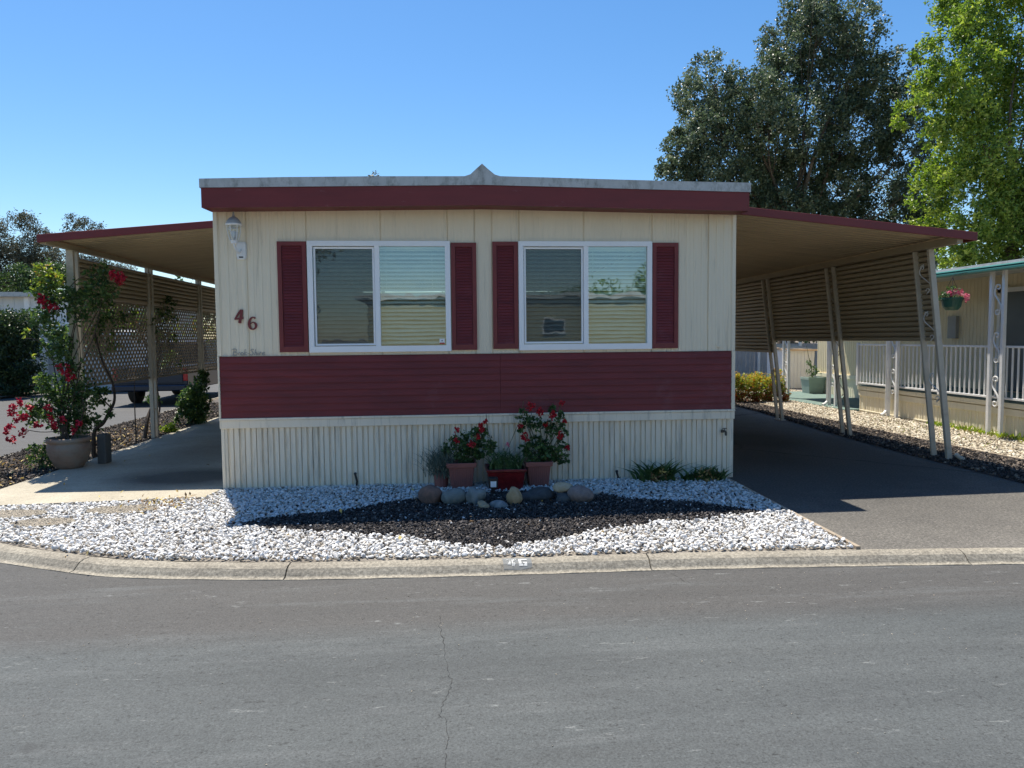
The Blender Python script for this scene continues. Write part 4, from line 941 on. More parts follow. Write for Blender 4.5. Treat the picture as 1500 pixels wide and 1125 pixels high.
# ------------------------------------------------------------------ rocks in front of the pots
RK = [(-.155, 7.33, .085, .105, .09, .10, 0, 0, (.10, .075, .065), (.22, .13, .10), 'brown mottled rock, leftmost of the row by the pots'),
 (.065, 7.30, .075, .125, .10, .088, .2, .1, (.12, .15, .15), (.20, .23, .22), 'smooth grey-green oval rock, second from the left'),
 (.285, 7.27, .085, .110, .09, .10, .9, -.2, (.14, .17, .17), (.22, .25, .25), 'angular blue-grey rock left of the small black light'),
 (.345, 7.07, .045, .060, .055, .045, 0, 0, (.30, .24, .15), (.40, .33, .22), 'small tan rock in front of the blue-grey rocks'),
 (.510, 7.07, .040, .095, .06, .043, 0, .05, (.12, .15, .17), (.24, .27, .28), 'flat blue-grey rock in front of the red pot'),
 (.655, 7.20, .085, .065, .07, .105, 0, -.55, (.33, .235, .12), (.44, .34, .21), 'yellow tan rock standing tilted in front of the red pot'),
 (.925, 7.36, .065, .155, .09, .075, 0, 0, (.03, .038, .045), (.06, .07, .075), 'dark slate rock right of the tilted tan rock'),
 (1.17, 7.31, .150, .095, .07, .045, .1, .0, (.36, .29, .18), (.48, .41, .29), 'cream tan rock lying on top, right of the pots'),
 (1.345, 7.20, .075, .125, .09, .082, 0, .25, (.16, .13, .12), (.26, .21, .19), 'purple grey rock at the right end of the row'),
 (1.16, 7.27, .050, .105, .085, .078, .4, 0, (.04, .048, .055), (.08, .09, .09), 'dark rock under the cream tan rock')]
for i, (x, y, z, a, b, c, ro, ti, c1, c2, lb) in enumerate(RK): boulder(x, y, z, a, b, c, ro, ti, boulderm('rock_%d' % i, c1, c2), lb, 11+i)
for i, (x, y, s, lb) in enumerate([(1.55, 7.5, .055, 'small pale stone past the right end of the rock row'), (-.30, 7.62, .05, 'small grey stone behind the brown mottled rock')]):
    boulder(x, y, .03, s, s*.8, s*.6, i, 0, boulderm('stone_%d' % i, (.3, .28, .25), (.42, .4, .36)), lb, 60+i)
t = thing('garden_light', (.482, 7.62, 0), 'small black garden light box with a white label among the rocks', 'garden light')
mb = MB(); mb.box((.435, 7.58, .10), (.53, 7.66, .21)); mb.box((.46, 7.60, .0), (.50, 7.64, .10)); mb.build('housing', M['black'], t, bevel=.006)
mb = MB(); mb.box((.452, 7.5745, .115), (.512, 7.5775, .175)); mb.build('label_plate', M['white'], t)

# ------------------------------------------------------------------ pots under the windows
def geranium(P0, lobes, flowers, y, n, name, label, potfn, ls=.042):
    t = thing(name, (P0[0], P0[1], 0), label, 'potted plant', 'pots under the front windows'); potfn(t)
    L = [(x, y+random.uniform(-.03, .10), z, r_) for x, z, r_ in lobes]
    P, T_ = blob_points(L, n, .35, .35, 8); P = P[P[:, 1] < D-.04]
    leafmesh('foliage', P, np.full(len(P), ls), M['leaf_ger'], t, up=.25, aspect=1.0, fold=.1, D=np.stack([rng.normal(0, .6, len(P)), rng.normal(-.8, .4, len(P)), rng.normal(.1, .6, len(P))], 1))
    mb = MB()
    for x, yy, z, r_ in L: mb.tube(smoothpath([(P0[0]+random.uniform(-.05, .05), P0[1], .27), ((P0[0]+x)/2+.03, yy, (z+.27)/2), (x, yy, z)], 3), .005, 5)
    mb.build('stems', M['stem'], t)
    for x, z, r_ in flowers:
        P, T_ = blob_points([(x, y-.10+random.uniform(-.03, .03), z, r_*1.0)], 90 if r_ > .03 else 45, .3, .45, 8); b = leafmesh('bloom', P, np.full(len(P), .024), M['redger'], t, aspect=1.0, fold=.2)
        mb = MB(); mb.tube([(x, y-.09, z), (x+(P0[0]-x)*.12, y-.04, z-.12)], .003, 4); mb.build('flower_stalk', M['stem'], b)
    return t
def sqpot(cx, cy, w0, w1, h, mat, ribs=True):
    def f(t):
        mb = MB(); mb.lathe((cx, cy, .0), [(w0/2, 0), (w1/2*.93, h-.05), (w1/2*1.06, h-.05), (w1/2*1.10, h), (w1/2*.98, h), (w1/2*.93, h-.03)], 4, sqr=True)
        if ribs:
            for i in range(11):
                k = (i-5)/5.6; mb.beam((cx+k*w0/2, cy-w0/2-.001, .01), (cx+k*w1/2*.93, cy-w1/2*.93-.001, h-.055), .009, .006, up=(0, 1, 0))
        mb.build('pot', mat, t, bevel=.003)
        mb = MB(); mb.box((cx-w1*.45, cy-w1*.45, h-.06), (cx+w1*.45, cy+w1*.45, h-.035)); mb.build('soil', M['soil'], t)
    return f
GERL = [(.11,.47,.11),(.27,.5,.12),(.2,.37,.11),(.37,.43,.09),(.35,.58,.08),(.44,.63,.05),(.46,.46,.09),(.01,.42,.06)]
GERLFL = [(.13,.66,.03),(.38,.68,.04),(.43,.75,.02),(.11,.55,.03),(.28,.51,.03),(.34,.58,.02)]
geranium((.165, 8.12), GERL, GERLFL, 8.08, 1100, 'potted_geranium', 'low red geranium in a terracotta pot, left of the red glazed pot', sqpot(.165, 8.12, .22, .30, .305, M['terra']))
GERR = [(.84,.79,.06),(.92,.71,.07),(1.03,.69,.07),(1.2,.85,.05),(1.26,.78,.06),(1.29,.69,.05),(1.14,.67,.07),(1.26,.55,.06),(1.32,.59,.04),(.82,.65,.05),(.95,.41,.11),(1.1,.4,.11),(1.22,.36,.09),(1.29,.3,.07),(.88,.44,.07),(1.03,.49,.08),(1.3,.43,.05),(1.2,.62,.05)]
GERRFL = [(.93,.92,.045),(1.03,.84,.04),(1.16,.81,.045),(1.26,.92,.03),(.86,.57,.045),(1.25,.57,.03),(.82,.68,.02),(1.3,.73,.02),(1.33,.44,.02),(1.09,.69,.02)]
geranium((1.01, 8.12), GERR, GERRFL, 8.12, 1300, 'potted_geranium', 'tall straggly red geranium in a terracotta pot, rightmost of the pots', sqpot(1.01, 8.12, .205, .275, .295, M['terra']))
t = thing('potted_grass', (.64, 8.06, 0), 'spiky green tuft in a wide dark red glazed pot', 'potted plant', 'pots under the front windows')
mb = MB(); mb.lathe((.64, 8.03, 0), [(.17, 0), (.20, .22), (.215, .22), (.215, .25), (.20, .25), (.19, .22)], 4, sqr=True); mb.build('pot', M['redglaze'], t, bevel=.006)
mb = MB(); mb.box((.46, 7.85, .21), (.82, 8.21, .225)); mb.build('soil', M['soil'], t)
def blades(name, P, Ld, h, mat, parent, wd=.012, bend=.5, seg=4):
    mb = MB(); 
    for (x, y, z), (dx, dy), hh in zip(P, Ld, h):
        vs = []; nx, ny = -dy, dx; q = math.hypot(nx, ny)+1e-6; nx, ny = nx/q, ny/q
        if rng.uniform() < .5: nx, ny = 1, 0
        for i in range(seg+1):
            t = i/seg; w_ = wd*(1-t**1.6)*.5+.0006; px, py, pz = x+dx*t*t*bend*hh*2, y+dy*t*t*bend*hh*2, z+hh*(t-.35*bend*t*t)
            vs += [(px-nx*w_, py-ny*w_, pz), (px+nx*w_, py+ny*w_, pz)]
        mb.add(vs, [(2*i, 2*i+1, 2*i+3, 2*i+2) for i in range(seg)])
    o = mb.build(name, mat, parent, fix=False); nb = len(o.data.polygons)//seg; add_tint(o.data, np.repeat(rng.uniform(0, 1, nb), seg)); return o
n = 190; P = np.stack([rng.uniform(.47, .82, n), rng.uniform(7.92, 8.15, n), np.full(n, .22)], 1); A = rng.uniform(-1.2, 1.2, (n, 2)); A[:, 1] = rng.uniform(-1, .4, n)
blades('foliage', P, A, rng.uniform(.12, .27, n), M['leaf_blade'], t, .014, .4)
P_, T_ = blob_points([(.62, 8.0, .28, .15), (.50, 8.0, .40, .06)], 260, .3, .3, 8); leafmesh('low_foliage', P_, np.full(len(P_), .03), M['leaf_lime'] if False else M['leaf_ger'], t)
mb = MB(); mb.tube(smoothpath([(.55, 8.1, .23), (.50, 8.12, .5), (.455, 8.12, .66), (.445, 8.12, .82)], 5), [.004]*15+[.002], 5); mb.tube([(.60, 8.12, .25), (.845, 8.14, .80), (.86, 8.15, .95)], .003, 4); mb.build('tall_stem', M['stem'], t)
P_, T_ = blob_points([(.66, 7.95, .50, .018)], 40, .3, .4, 8); leafmesh('bloom', P_, np.full(len(P_), .02), M['pink'], t)
t = thing('lavender_plant', (-.06, 8.12, 0), 'wispy silver grey plant spilling beside the left pot', 'plant')
n = 420; P = np.stack([rng.normal(-.06, .075, n), rng.uniform(7.98, 8.2, n), rng.uniform(.12, .34, n)], 1); A = rng.uniform(-1.3, 1.3, (n, 2))
blades('foliage', P, A, rng.uniform(.07, .22, n), M['leaf_silver'], t, .006, .5, 3)
mb = MB(); mb.lathe((-.055, 8.14, 0), [(.07, 0), (.085, .18), (.09, .19)], 14); mb.build('pot', M['terra'], t)
# iris clumps by the right corner
for (cx, cy, n, h0, lb) in [(2.38, 8.17, 80, .36, 'clump of broad green leaves against the skirting, left of the other clump'), (2.92, 8.14, 110, .24, 'clump of broad green leaves nearest the right corner of the home')]:
    t = thing('leafy_plant', (cx, cy, 0), lb, 'plant', 'leafy clumps by the skirting')
    P = np.stack([rng.normal(cx, .12, n).clip(cx-.25, cx+.18), rng.normal(cy, .05, n).clip(7.95, 8.28), np.full(n, .01)], 1); A = np.stack([rng.uniform(-1.3, 1.1, n), rng.uniform(-1.3, .1, n)], 1)
    blades('foliage', P, A, rng.uniform(.4, 1, n)*h0, M['leaf_blade'], t, .045, .55, 5)
    P_, T_ = blob_points([(cx, cy-.08, .05, .12)], 160, .3, .3, 8); P_ = P_[P_[:, 2] > .02]; leafmesh('old_leaves', P_, np.full(len(P_), .06), M['dry'], t, aspect=.35)
for x, y, h0, lb in ((-1.0, 8.30, .15, 'short black sprinkler stake left of the pots'), (1.935, 8.25, .11, 'short black sprinkler stake between the pots and the leafy clumps')):
    mb = MB(); mb.tube([(x, y, 0), (x+.012, y, h0*.5), (x-.004, y, h0)], .012, 6); mb.lathe((x-.004, y, h0), [(.014, 0), (.018, .01), (.012, .025)], 8)
    o = mb.build('sprinkler', M['black'], origin=(x, y, 0)); tag(o, lb, 'sprinkler', 'sprinkler stakes')

# kerb number plate: grey paint with worn white stencil marks
def kz(y, x):       # height on the kerb profile near the plate
    return 0
t = thing('kerb_number', (.51, 5.42, 0), 'grey painted patch with worn white house number on the kerb', 'painted number')
def onk(u, v, lift):    # u along the kerb 0..1, v from the lot side 0..1
    pr = [(0, .004), (.055, -.002), (.09, -.014), (.115, -.036), (.135, -.056)]
    q = v*.118+.012
    for (a, za), (b, zb) in zip(pr[:-1], pr[1:]):
        if q <= b: z = za+(zb-za)*(q-a)/(b-a); break
    x = .405+u*.215; return (x, 5.4625-q-.004*u, z+lift)
def patch(mb, poly, lift):
    # subdivide a uv polygon finely so it follows the kerb
    P = [Vector((u, v, 0)) for u, v in poly]; bm = bmesh.new(); bm.faces.new([bm.verts.new(p) for p in P])
    for i in range(1, 9):
        bmesh.ops.bisect_plane(bm, geom=bm.verts[:]+bm.edges[:]+bm.faces[:], plane_co=(0, i/9, 0), plane_no=(0, 1, 0))
    bm.verts.index_update(); mb.add([onk(q.co.x, q.co.y, lift) for q in bm.verts], [tuple(q.index for q in f_.verts) for f_ in bm.faces]); bm.free()
mb = MB(); patch(mb, [(0, 0), (.96, .0), (1, .12), (.99, .9), (.6, 1), (.02, .95)], .003); mb.build('grey_paint', paint('kerb_grey_paint', (.17, .18, .18), .8, .2, 30, dirt=(.33, .29, .22), dirtth=.66), t, fix=False)
mb = MB()
for pl in ([(.19, .08), (.25, .02), (.14, .24), (.10, .24)], [(.26, .08), (.27, .62), (.15, .60), (.24, .34)], [(.31, .15), (.35, .15), (.36, .70), (.31, .70)], [(.37, .10), (.40, .12), (.40, .32), (.37, .30)], [(.38, .42), (.44, .56), (.38, .74), (.36, .58)],
           [(.54, .10), (.84, .12), (.83, .24), (.64, .24), (.64, .58), (.70, .60), (.70, .70), (.55, .70)], [(.70, .44), (.83, .44), (.83, .70), (.72, .70), (.73, .58), (.76, .56), (.69, .52)], [(.42, .04), (.48, .10), (.44, .18)]): patch(mb, [(u, .12+v*1.0) for u, v in pl], .0055)
mb.build('stencil_digits', paint('stencil_white', (.66, .66, .63), .8, .2, 90, dirt=(.3, .3, .28), dirtth=.60), t, fix=False)

# ------------------------------------------------------------------ big terracotta pot with climbing rose
t = thing('potted_rose', (-4.84, 10.05, .03), 'climbing red rose in a large aged terracotta pot by the left carport post', 'potted plant')
mb = MB(); mb.lathe((-4.84, 10.02, .03), [(.15, 0), (.17, .03), (.225, .14), (.255, .24), (.248, .31), (.232, .32), (.236, .335), (.258, .345), (.262, .37), (.25, .392), (.225, .395), (.215, .33)], 40); mb.build('pot', M['pot'], t, smooth=True)
mb = MB(); mb.lathe((-4.84, 10.02, .34), [(.22, 0), (.22, .03), (.001, .04)], 24); mb.build('soil', M['soil'], t)
ROSE = [(-5.11,.78,.26),(-5.29,.71,.19),(-4.85,.76,.28),(-4.97,1.03,.24),(-4.72,1.0,.2),(-4.91,.53,.2),(-5.14,1.12,.16),(-4.80,1.30,.19),(-4.95,1.48,.19),(-5.02,1.66,.17),(-4.90,1.7,.17),(-5.0,1.93,.2),(-5.12,2.01,.14),(-4.9,2.17,.2),(-5.05,2.3,.2),(-4.70,1.98,.14),(-4.55,2.26,.22),(-4.42,2.44,.18),(-4.3,2.28,.15),(-4.33,2.57,.11),(-4.68,2.2,.18),(-4.48,2.08,.12),(-4.66,.58,.13)]
L = [(x, 10.12+random.uniform(-.08, .12), z, r_) for x, z, r_ in ROSE]
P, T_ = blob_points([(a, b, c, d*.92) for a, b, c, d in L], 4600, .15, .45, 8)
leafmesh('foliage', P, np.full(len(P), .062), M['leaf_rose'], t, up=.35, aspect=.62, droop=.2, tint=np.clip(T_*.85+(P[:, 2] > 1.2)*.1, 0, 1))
YG = [(-5.12,2.42,.13),(-5.2,2.38,.10),(-5.02,2.52,.14),(-4.95,2.45,.12),(-5.1,2.28,.14),(-5.15,2.6,.08),(-5.28,1.5,.06),(-5.3,1.75,.06),(-5.25,1.15,.08)]
P, T_ = blob_points([(x, 10.1, z, r_) for x, z, r_ in YG], 420, .15, .4, 6); leafmesh('young_foliage', P, np.full(len(P), .062), M['leaf_rosey'], t, aspect=.6)
mb = MB()
for k_ in range(9):
    a = random.choice(L[8:]); b = (-4.84+random.uniform(-.12, .12), 10.02, .4)
    mb.tube(smoothpath([b, (b[0]+random.uniform(-.2, .15), 10.1, .8), ((b[0]+a[0])/2+random.uniform(-.15, .1), 10.15, (a[2]+.8)/2), (a[0], a[1], a[2])], 5), [.011-.0005*i for i in range(16)], 5)
for x, z in ((-5.45, .95), (-5.4, .55), (-5.3, 1.7), (-5.25, 1.1), (-4.3, 2.5)): mb.tube(smoothpath([(-4.95, 10.05, .5 if z < 1.3 else z-.4), ((x-4.95)/2, 10.0, z-.05), (x, 9.98, z)], 4), .005, 4)
mb.build('canes', M['vine'], t)
RF = [(-5.0,2.15,.085),(-5.05,2.20,.06),(-4.94,2.10,.065),(-4.14,2.46,.06),(-4.07,2.43,.06),(-4.18,2.49,.04),(-4.79,1.28,.085),(-4.87,1.31,.05),(-4.75,1.20,.05),(-5.39,.85,.035),(-5.30,.89,.035),(-5.41,.76,.035),(-5.33,.67,.05),(-5.25,.71,.05),(-5.45,.59,.035),(-5.49,.52,.035),(-5.44,.44,.05),(-5.30,.52,.045),(-5.2,.85,.045),(-4.97,.81,.045),(-4.95,.70,.045),(-5.11,.6,.03),(-4.92,.6,.035),(-4.81,.67,.03),(-4.62,.62,.035),(-4.68,.55,.035)]
for i, (x, z, r_) in enumerate(RF):
    P, T_ = blob_points([(x, 9.82 if z < 1 else 9.95, z, r_)], 70 if r_ > .05 else 36, .2, .5, 6); leafmesh('bloom', P, np.full(len(P), .038), M['rose'], t, aspect=.95, fold=.2)
mb = MB(); mb.box((-4.60, 10.24, .03), (-4.49, 10.42, .42)); o = mb.build('concrete_block', M['block'], origin=(-4.55, 10.36, .03), bevel=.01); tag(o, 'dark grey block standing upright beside the terracotta pot', 'block')
def shrub(name, loc, lobes, n, size, mat, label, cat='shrub', y=None, sh=.2, up=.3, stems=5, group=None, asp=.6):
    t = thing(name, loc, label, cat, group); L = [(x, (y or loc[1])+random.uniform(-.12, .12), z, r_) for x, z, r_ in lobes]
    P, T_ = blob_points(L, n, sh, .35, 8); P, T_ = P[P[:, 2] > loc[2]+.02], T_[P[:, 2] > loc[2]+.02]; leafmesh('foliage', P, np.full(len(P), size), M[mat], t, up=up, aspect=asp, tint=T_)
    mb = MB()
    for k_ in range(stems):
        a = random.choice(L); mb.tube([(loc[0]+random.uniform(-.05, .05), loc[1], loc[2]), ((loc[0]+a[0])/2, a[1], a[2]*.6), (a[0], a[1], a[2])], .007, 5)
    mb.build('stems', M['vine'], t); return t
shrub('small_shrub', (-5.22, 10.0, 0), [(-5.22, .14, .13), (-5.1, .1, .1), (-5.3, .28, .09), (-5.15, .32, .10)], 420, .05, 'leaf_rose', 'small green shrub at the left foot of the terracotta pot')
shrub('garden_shrub', (-4.95, 14.9, 0), [(-4.85,.31,.22),(-4.97,.52,.17),(-4.77,.65,.2),(-4.72,.45,.17),(-5.07,.34,.14),(-4.88,.15,.2),(-4.72,.84,.13),(-5.15,.12,.08),(-4.7,1.0,.1)], 2400, .075, 'leaf_rose', 'leafy green shrub below the lattice by the third post', up=.5, stems=8)
shrub('groundcover_plant', (-4.95, 13.7, 0), [(-5.0, .05, .1), (-4.9, .07, .12), (-4.85, .06, .1)], 420, .05, 'leaf_lime', 'low lime green plant at the edge of the patio', up=.8)
# espaliered vines behind the lattice
def vine(name, loc, paths, lobes, n, label):
    t = thing(name, loc, label, 'vine', 'vines trained behind the lattice'); mb = MB()
    for p, r0 in paths:
        q = smoothpath(p, 6); k = len(q); mb.tube(q, [r0*(1-.7*i/k) for i in range(k)], 6)
    mb.build('trunk', M['vine'], t)
    P, T_ = blob_points(lobes, n, .1, .35, 7); leafmesh('foliage', P, np.full(len(P), .065), M['leaf_rose'], t, up=.3, aspect=.65, tint=T_)
vine('climbing_vine', (-5.0, 12.85, 0), [([(-5.0, 12.84, 0), (-5.0, 13.0, .35), (-5.0, 13.25, .6), (-5.02, 13.5, 1.0), (-5.02, 13.69, 1.5), (-5.02, 13.43, 2.0), (-5.02, 13.9, 2.35)], .035), ([(-5.0, 13.15, 0), (-5.02, 13.3, .25), (-5.02, 13.6, .45), (-5.02, 13.5, .9)], .03), ([(-5.02, 13.6, 1.2), (-5.02, 13.1, 1.6), (-5.02, 12.6, 2.1)], .014), ([(-5.02, 13.7, 1.5), (-5.02, 14.3, 1.9), (-5.02, 14.6, 2.3)], .012), ([(-5.0, 12.5, 0), (-5.0, 12.5, .7), (-5.0, 12.55, 1.1)], .012)],
     [(-5.05, 13.5, 2.1, .3), (-5.05, 14.1, 2.2, .25), (-5.05, 13.0, 1.9, .25), (-5.05, 13.9, 1.7, .22), (-4.98, 13.7, 2.3, .2), (-5.05, 14.2, 1.3, .18), (-5.02, 13.3, .65, .12)], 2300, 'bare stemmed vine climbing the second lattice bay')
vine('climbing_vine', (-4.95, 10.9, 0), [([(-4.92, 10.85, 0), (-4.92, 10.9, .38), (-4.8, 10.9, .5), (-4.73, 10.9, .62), (-4.64, 10.92, .82), (-4.66, 10.92, 1.08), (-4.80, 10.95, 1.4), (-4.92, 11.0, 1.9)], .032), ([(-4.68, 10.9, .72), (-4.79, 10.9, .85), (-4.86, 10.9, 1.0)], .012)],
     [(-4.80, 10.9, .95, .10), (-4.88, 10.9, .82, .09), (-4.70, 10.9, .62, .08), (-4.86, 10.9, .52, .08), (-4.74, 10.9, .78, .06), (-5.05, 11.3, 2.05, .28), (-5.05, 11.8, 1.95, .25), (-5.05, 12.3, 2.1, .22), (-5.05, 11.5, 1.6, .22), (-5.05, 11.0, 1.8, .2)], 2500, 'twisting vine with glossy leaves beside the grey block')
P, T_ = blob_points([(-5.1, y_, z_, .2) for y_, z_ in [(11.2, 2.15), (11.7, 2.1), (12.2, 2.12), (12.6, 2.0), (11.4, 1.7), (12.0, 1.6), (15, 1.9), (16, 1.9), (17, 1.8), (18, 1.9)]], 900, .1, .5, 6)
o = leafmesh('lattice_creeper', P, np.full(len(P), .07), M['leaf_rosey'], None, aspect=.6); tag(o, 'sunlit creeper leaves caught behind the lattice', 'creeper', kind='stuff')

# ------------------------------------------------------------------ far left: hedge, building, truck
shr = [(x, y, z, .55) for x in (-13.45, -14.1, -14.9, -15.8) for y in (24.6, 25.3) for z in (.4, 1.05, 1.7, 2.15)]
t = thing('hedge', (-14.6, 24.8, 0), 'tall clipped dark green hedge at the left edge across the side street', 'hedge')
P, T_ = blob_points(shr, 42000, .3, .3, 14); P, T_ = P[P[:, 2] > .02], T_[P[:, 2] > .02]; leafmesh('foliage', P, np.full(len(P), .11), M['leaf_hedge'], t, up=.4, tint=T_)
mb = MB()
for x in (-13.6, -14.4, -15.2): mb.tube([(x, 24.9, 0), (x+.1, 24.9, 1.6)], .04, 6)
mb.build('stems', M['bark'], t)
LB = thing('mobile_home', (-17, 30, 0), 'pale grey mobile home behind the tall hedge on the left', 'mobile home')
mb = MB(); mb.box((-26, 28.8, 0), (-12.6, 40, 3.30)); x = -26
while x < -12.7: mb.box((x, 28.78, .6), (x+.02, 28.8, 3.3)); x += .4
mb.build('wall', paint('pale_siding', (.72, .73, .72), .5, .05), LB)
mb = MB(); mb.hexa([(-26.5, 28.4, 3.36), (-12.2, 28.4, 3.28), (-12.2, 40.3, 3.28), (-26.5, 40.3, 3.36)], [(-26.5, 28.4, 3.58), (-12.2, 28.4, 3.42), (-12.2, 40.3, 3.42), (-26.5, 40.3, 3.58)]); mb.build('roof', M['cap'], LB)
mb = MB(); mb.box((-13.75, 28.72, 2.35), (-12.9, 28.8, 2.95)); mb.build('window', M['dark'], LB)
mb = MB(); mb.box((-13.8, 28.68, 2.3), (-12.85, 28.73, 2.36)); mb.box((-13.8, 28.68, 2.94), (-12.85, 28.73, 3.0)); mb.box((-15.2, 28.70, .1), (-15.05, 28.80, 3.3)); mb.build('trim', M['white'], LB)
CS = thing('storage_shed', (-12.6, 27, 0), 'pale flat roofed shed between the hedge and the rose', 'shed')
mb = MB(); mb.box((-13.3, 26.4, 0), (-10.6, 28.2, 1.95)); x = -13.3
while x < -10.7: mb.box((x, 26.385, .0), (x+.02, 26.4, 1.95)); x += .33
mb.build('wall', paint('shed_grey', (.60, .62, .63), .5, .05), CS)
mb = MB(); mb.hexa([(-13.5, 26.2, 1.96), (-10.4, 26.2, 1.86), (-10.4, 28.4, 1.9), (-13.5, 28.4, 2.0)], [(-13.5, 26.2, 2.05), (-10.4, 26.2, 1.95), (-10.4, 28.4, 2.0), (-13.5, 28.4, 2.1)]); mb.build('roof', M['white'], CS)
CAR = thing('pickup_truck', (-7.75, 23, RZ), 'dark blue pickup truck parked on the side street beyond the lattice', 'truck')
def prism(mb, pr, x0, x1, inset=0):     # profile in (y,z), extruded along x
    n = len(pr); mb.add([(x0, y, z) for y, z in pr]+[(x1, y, z) for y, z in pr], [tuple(range(n)), tuple(range(n, 2*n))[::-1]]+[(i, n+i, n+(i+1) % n, (i+1) % n) for i in range(n)])
X0, X1, Y0 = -8.70, -6.80, 20.45; z = RZ
mb = MB()
body = [(Y0, .55), (Y0, 1.05), (Y0+1.9, 1.08), (Y0+1.95, 1.08), (Y0+3.9, 1.10), (Y0+5.2, 1.02), (Y0+5.35, .85), (Y0+5.35, .45), (Y0+4.95, .42)]
def arch(cy): return [(cy+.45*math.cos(a), .36+.45*math.sin(a)) for a in np.linspace(0, math.pi, 9)]
body = body+[(y, zz) for y, zz in arch(Y0+4.35)]+[(Y0+3.7, .42), (Y0+1.75, .42)]+[(y, zz) for y, zz in arch(Y0+1.15)]+[(Y0+.5, .45)]
prism(mb, [(y, zz+z) for y, zz in body], X0, X1)
cabp = [(Y0+1.95, 1.06), (Y0+2.1, 1.68), (Y0+2.3, 1.74), (Y0+3.3, 1.74), (Y0+4.0, 1.10)]
n = len(cabp); mb.add([(X0+.06+.12*(zz > 1.2), y, zz+z) for y, zz in cabp]+[(X1-.06-.12*(zz > 1.2), y, zz+z) for y, zz in cabp], [tuple(range(n)), tuple(range(n, 2*n))[::-1]]+[(i, n+i, n+(i+1) % n, (i+1) % n) for i in range(n)])
bd = mb.build('body', M['carp'], CAR, bevel=.02)
mb = MB(); mb.hexa([(X0+.25, Y0+1.955, z+1.18), (X1-.25, Y0+1.955, z+1.18), (X1-.25, Y0+2.0, z+1.18), (X0+.25, Y0+2.0, z+1.18)], [(X0+.30, Y0+2.06, z+1.62), (X1-.30, Y0+2.06, z+1.62), (X1-.30, Y0+2.12, z+1.62), (X0+.30, Y0+2.12, z+1.62)]); mb.build('rear_window', M['black'], CAR)
mb = MB(); mb.box((X0+.12, Y0-.02, z+.60), (X1-.12, Y0+.0, z+1.02)); tgz = mb.build('tailgate', M['carp'], CAR, bevel=.01)
mb = MB(); mb.box((X0+.7, Y0-.035, z+.88), (X1-.7, Y0-.02, z+.94)); mb.build('handle', M['black'], tgz)
mb = MB(); mb.box((X0, Y0-.16, z+.40), (X1, Y0-.01, z+.56)); mb.build('bumper', M['carp'], CAR, bevel=.03)
for x in (X0+.005, X1-.115):
    mb = MB(); mb.box((x, Y0-.015, z+.66), (x+.11, Y0+.02, z+1.0)); mb.build('tail_light', M['tlamp'], CAR, bevel=.01)
for cy_ in (Y0+1.15, Y0+4.35):
    for x, s in ((X0+.02, 1), (X1-.02, -1)):
        mb = MB(); n = 28; pr = [(.20, .0), (.34, .0), (.37, .02), (.37, .20), (.34, .22), (.20, .22)]; vs = []
        for r_, q in pr:
            for k in range(n): vs.append((x+s*q, cy_+r_*math.cos(k*2*math.pi/n), z+.37+r_*math.sin(k*2*math.pi/n)))
        mb.add(vs, [(i*n+k, i*n+(k+1) % n, (i+1)*n+(k+1) % n, (i+1)*n+k) for i in range(len(pr)-1) for k in range(n)]); w_ = mb.build('wheel', M['tyre'], CAR)
        mb = MB(); n = 20; vs = [(x+s*.03, cy_, z+.37)]+[(x+s*.02, cy_+.21*math.cos(k*2*math.pi/n), z+.37+.21*math.sin(k*2*math.pi/n)) for k in range(n)]; mb.add(vs, [(0, 1+k, 1+(k+1) % n) for k in range(n)]); mb.build('rim', M['chrome'], w_)
mb = MB(); mb.box((X0-.14, Y0+3.4, z+1.12), (X0-.01, Y0+3.5, z+1.30)); mb.build('side_mirror', M['black'], CAR, bevel=.01)

# ------------------------------------------------------------------ trees
def tree(name, base, lobes, n, size, mat, label, yspread, trunk=.35, clump=26, sh=.35, sub=.30, group=None, nb=40, fork=None, asp=.6, bark='bark', droop=.0, up=.35, br=1.0, dense=1):
    t = thing(name, base, label, 'tree', group); r_ = random.Random(len(name)+int(base[0]*10)); L = []
    for x, z, q in lobes:
        for k in range(dense):
            L.append((x+(r_.uniform(-.3, .3)*q if k else 0), base[1]+(r_.uniform(-1, 1)*yspread), z, q*(1 if k == 0 else .9)))
    P, T_ = blob_points(L, n, sh, sub, clump); leafmesh('crown', P, np.full(len(P), size), M[mat], t, up=up, aspect=asp, tint=T_, droop=droop)
    b = Vector(base); fk = Vector(fork) if fork else b+Vector((0, 0, 2.2)); mb = MB()
    mb.tube(smoothpath([b, b.lerp(fk, .5)+Vector((.05, 0, 0)), fk], 5), [trunk*(1-.035*i) for i in range(11)], 10)
    idx = sorted(range(len(L)), key=lambda i: -L[i][3])[:nb]
    for i in idx:
        e = Vector(L[i][:3]); d = e-fk; m1 = fk+d*.35+Vector((r_.uniform(-.25, .25)*d.length*.3, r_.uniform(-.2, .2)*d.length*.3, d.length*.10)); m2 = fk+d*.7+Vector((r_.uniform(-.2, .2), r_.uniform(-.2, .2), .2))*d.length*.12
        q = smoothpath([fk, m1, m2, e+Vector((0, 0, L[i][3]*.3))], 5); k = len(q); mb.tube(q, [max(.012, trunk*.40*br*(1-j/k)**1.1) for j in range(k)], 6)
        for w2 in range(5):
            a = Vector(q[r_.randint(k//2, k-2)]); c = e+Vector((r_.uniform(-1, 1), r_.uniform(-1, 1), r_.uniform(-.6, 1)))*L[i][3]*.9
            mb.tube(smoothpath([a, a.lerp(c, .5)+Vector((0, 0, .1)), c], 3), [trunk*.08*br, trunk*.07*br, trunk*.06*br, trunk*.05*br, trunk*.04*br, trunk*.03*br, .006][:7], 4)
    mb.build('trunk', M[bark], t, smooth=True, fix=False); return t
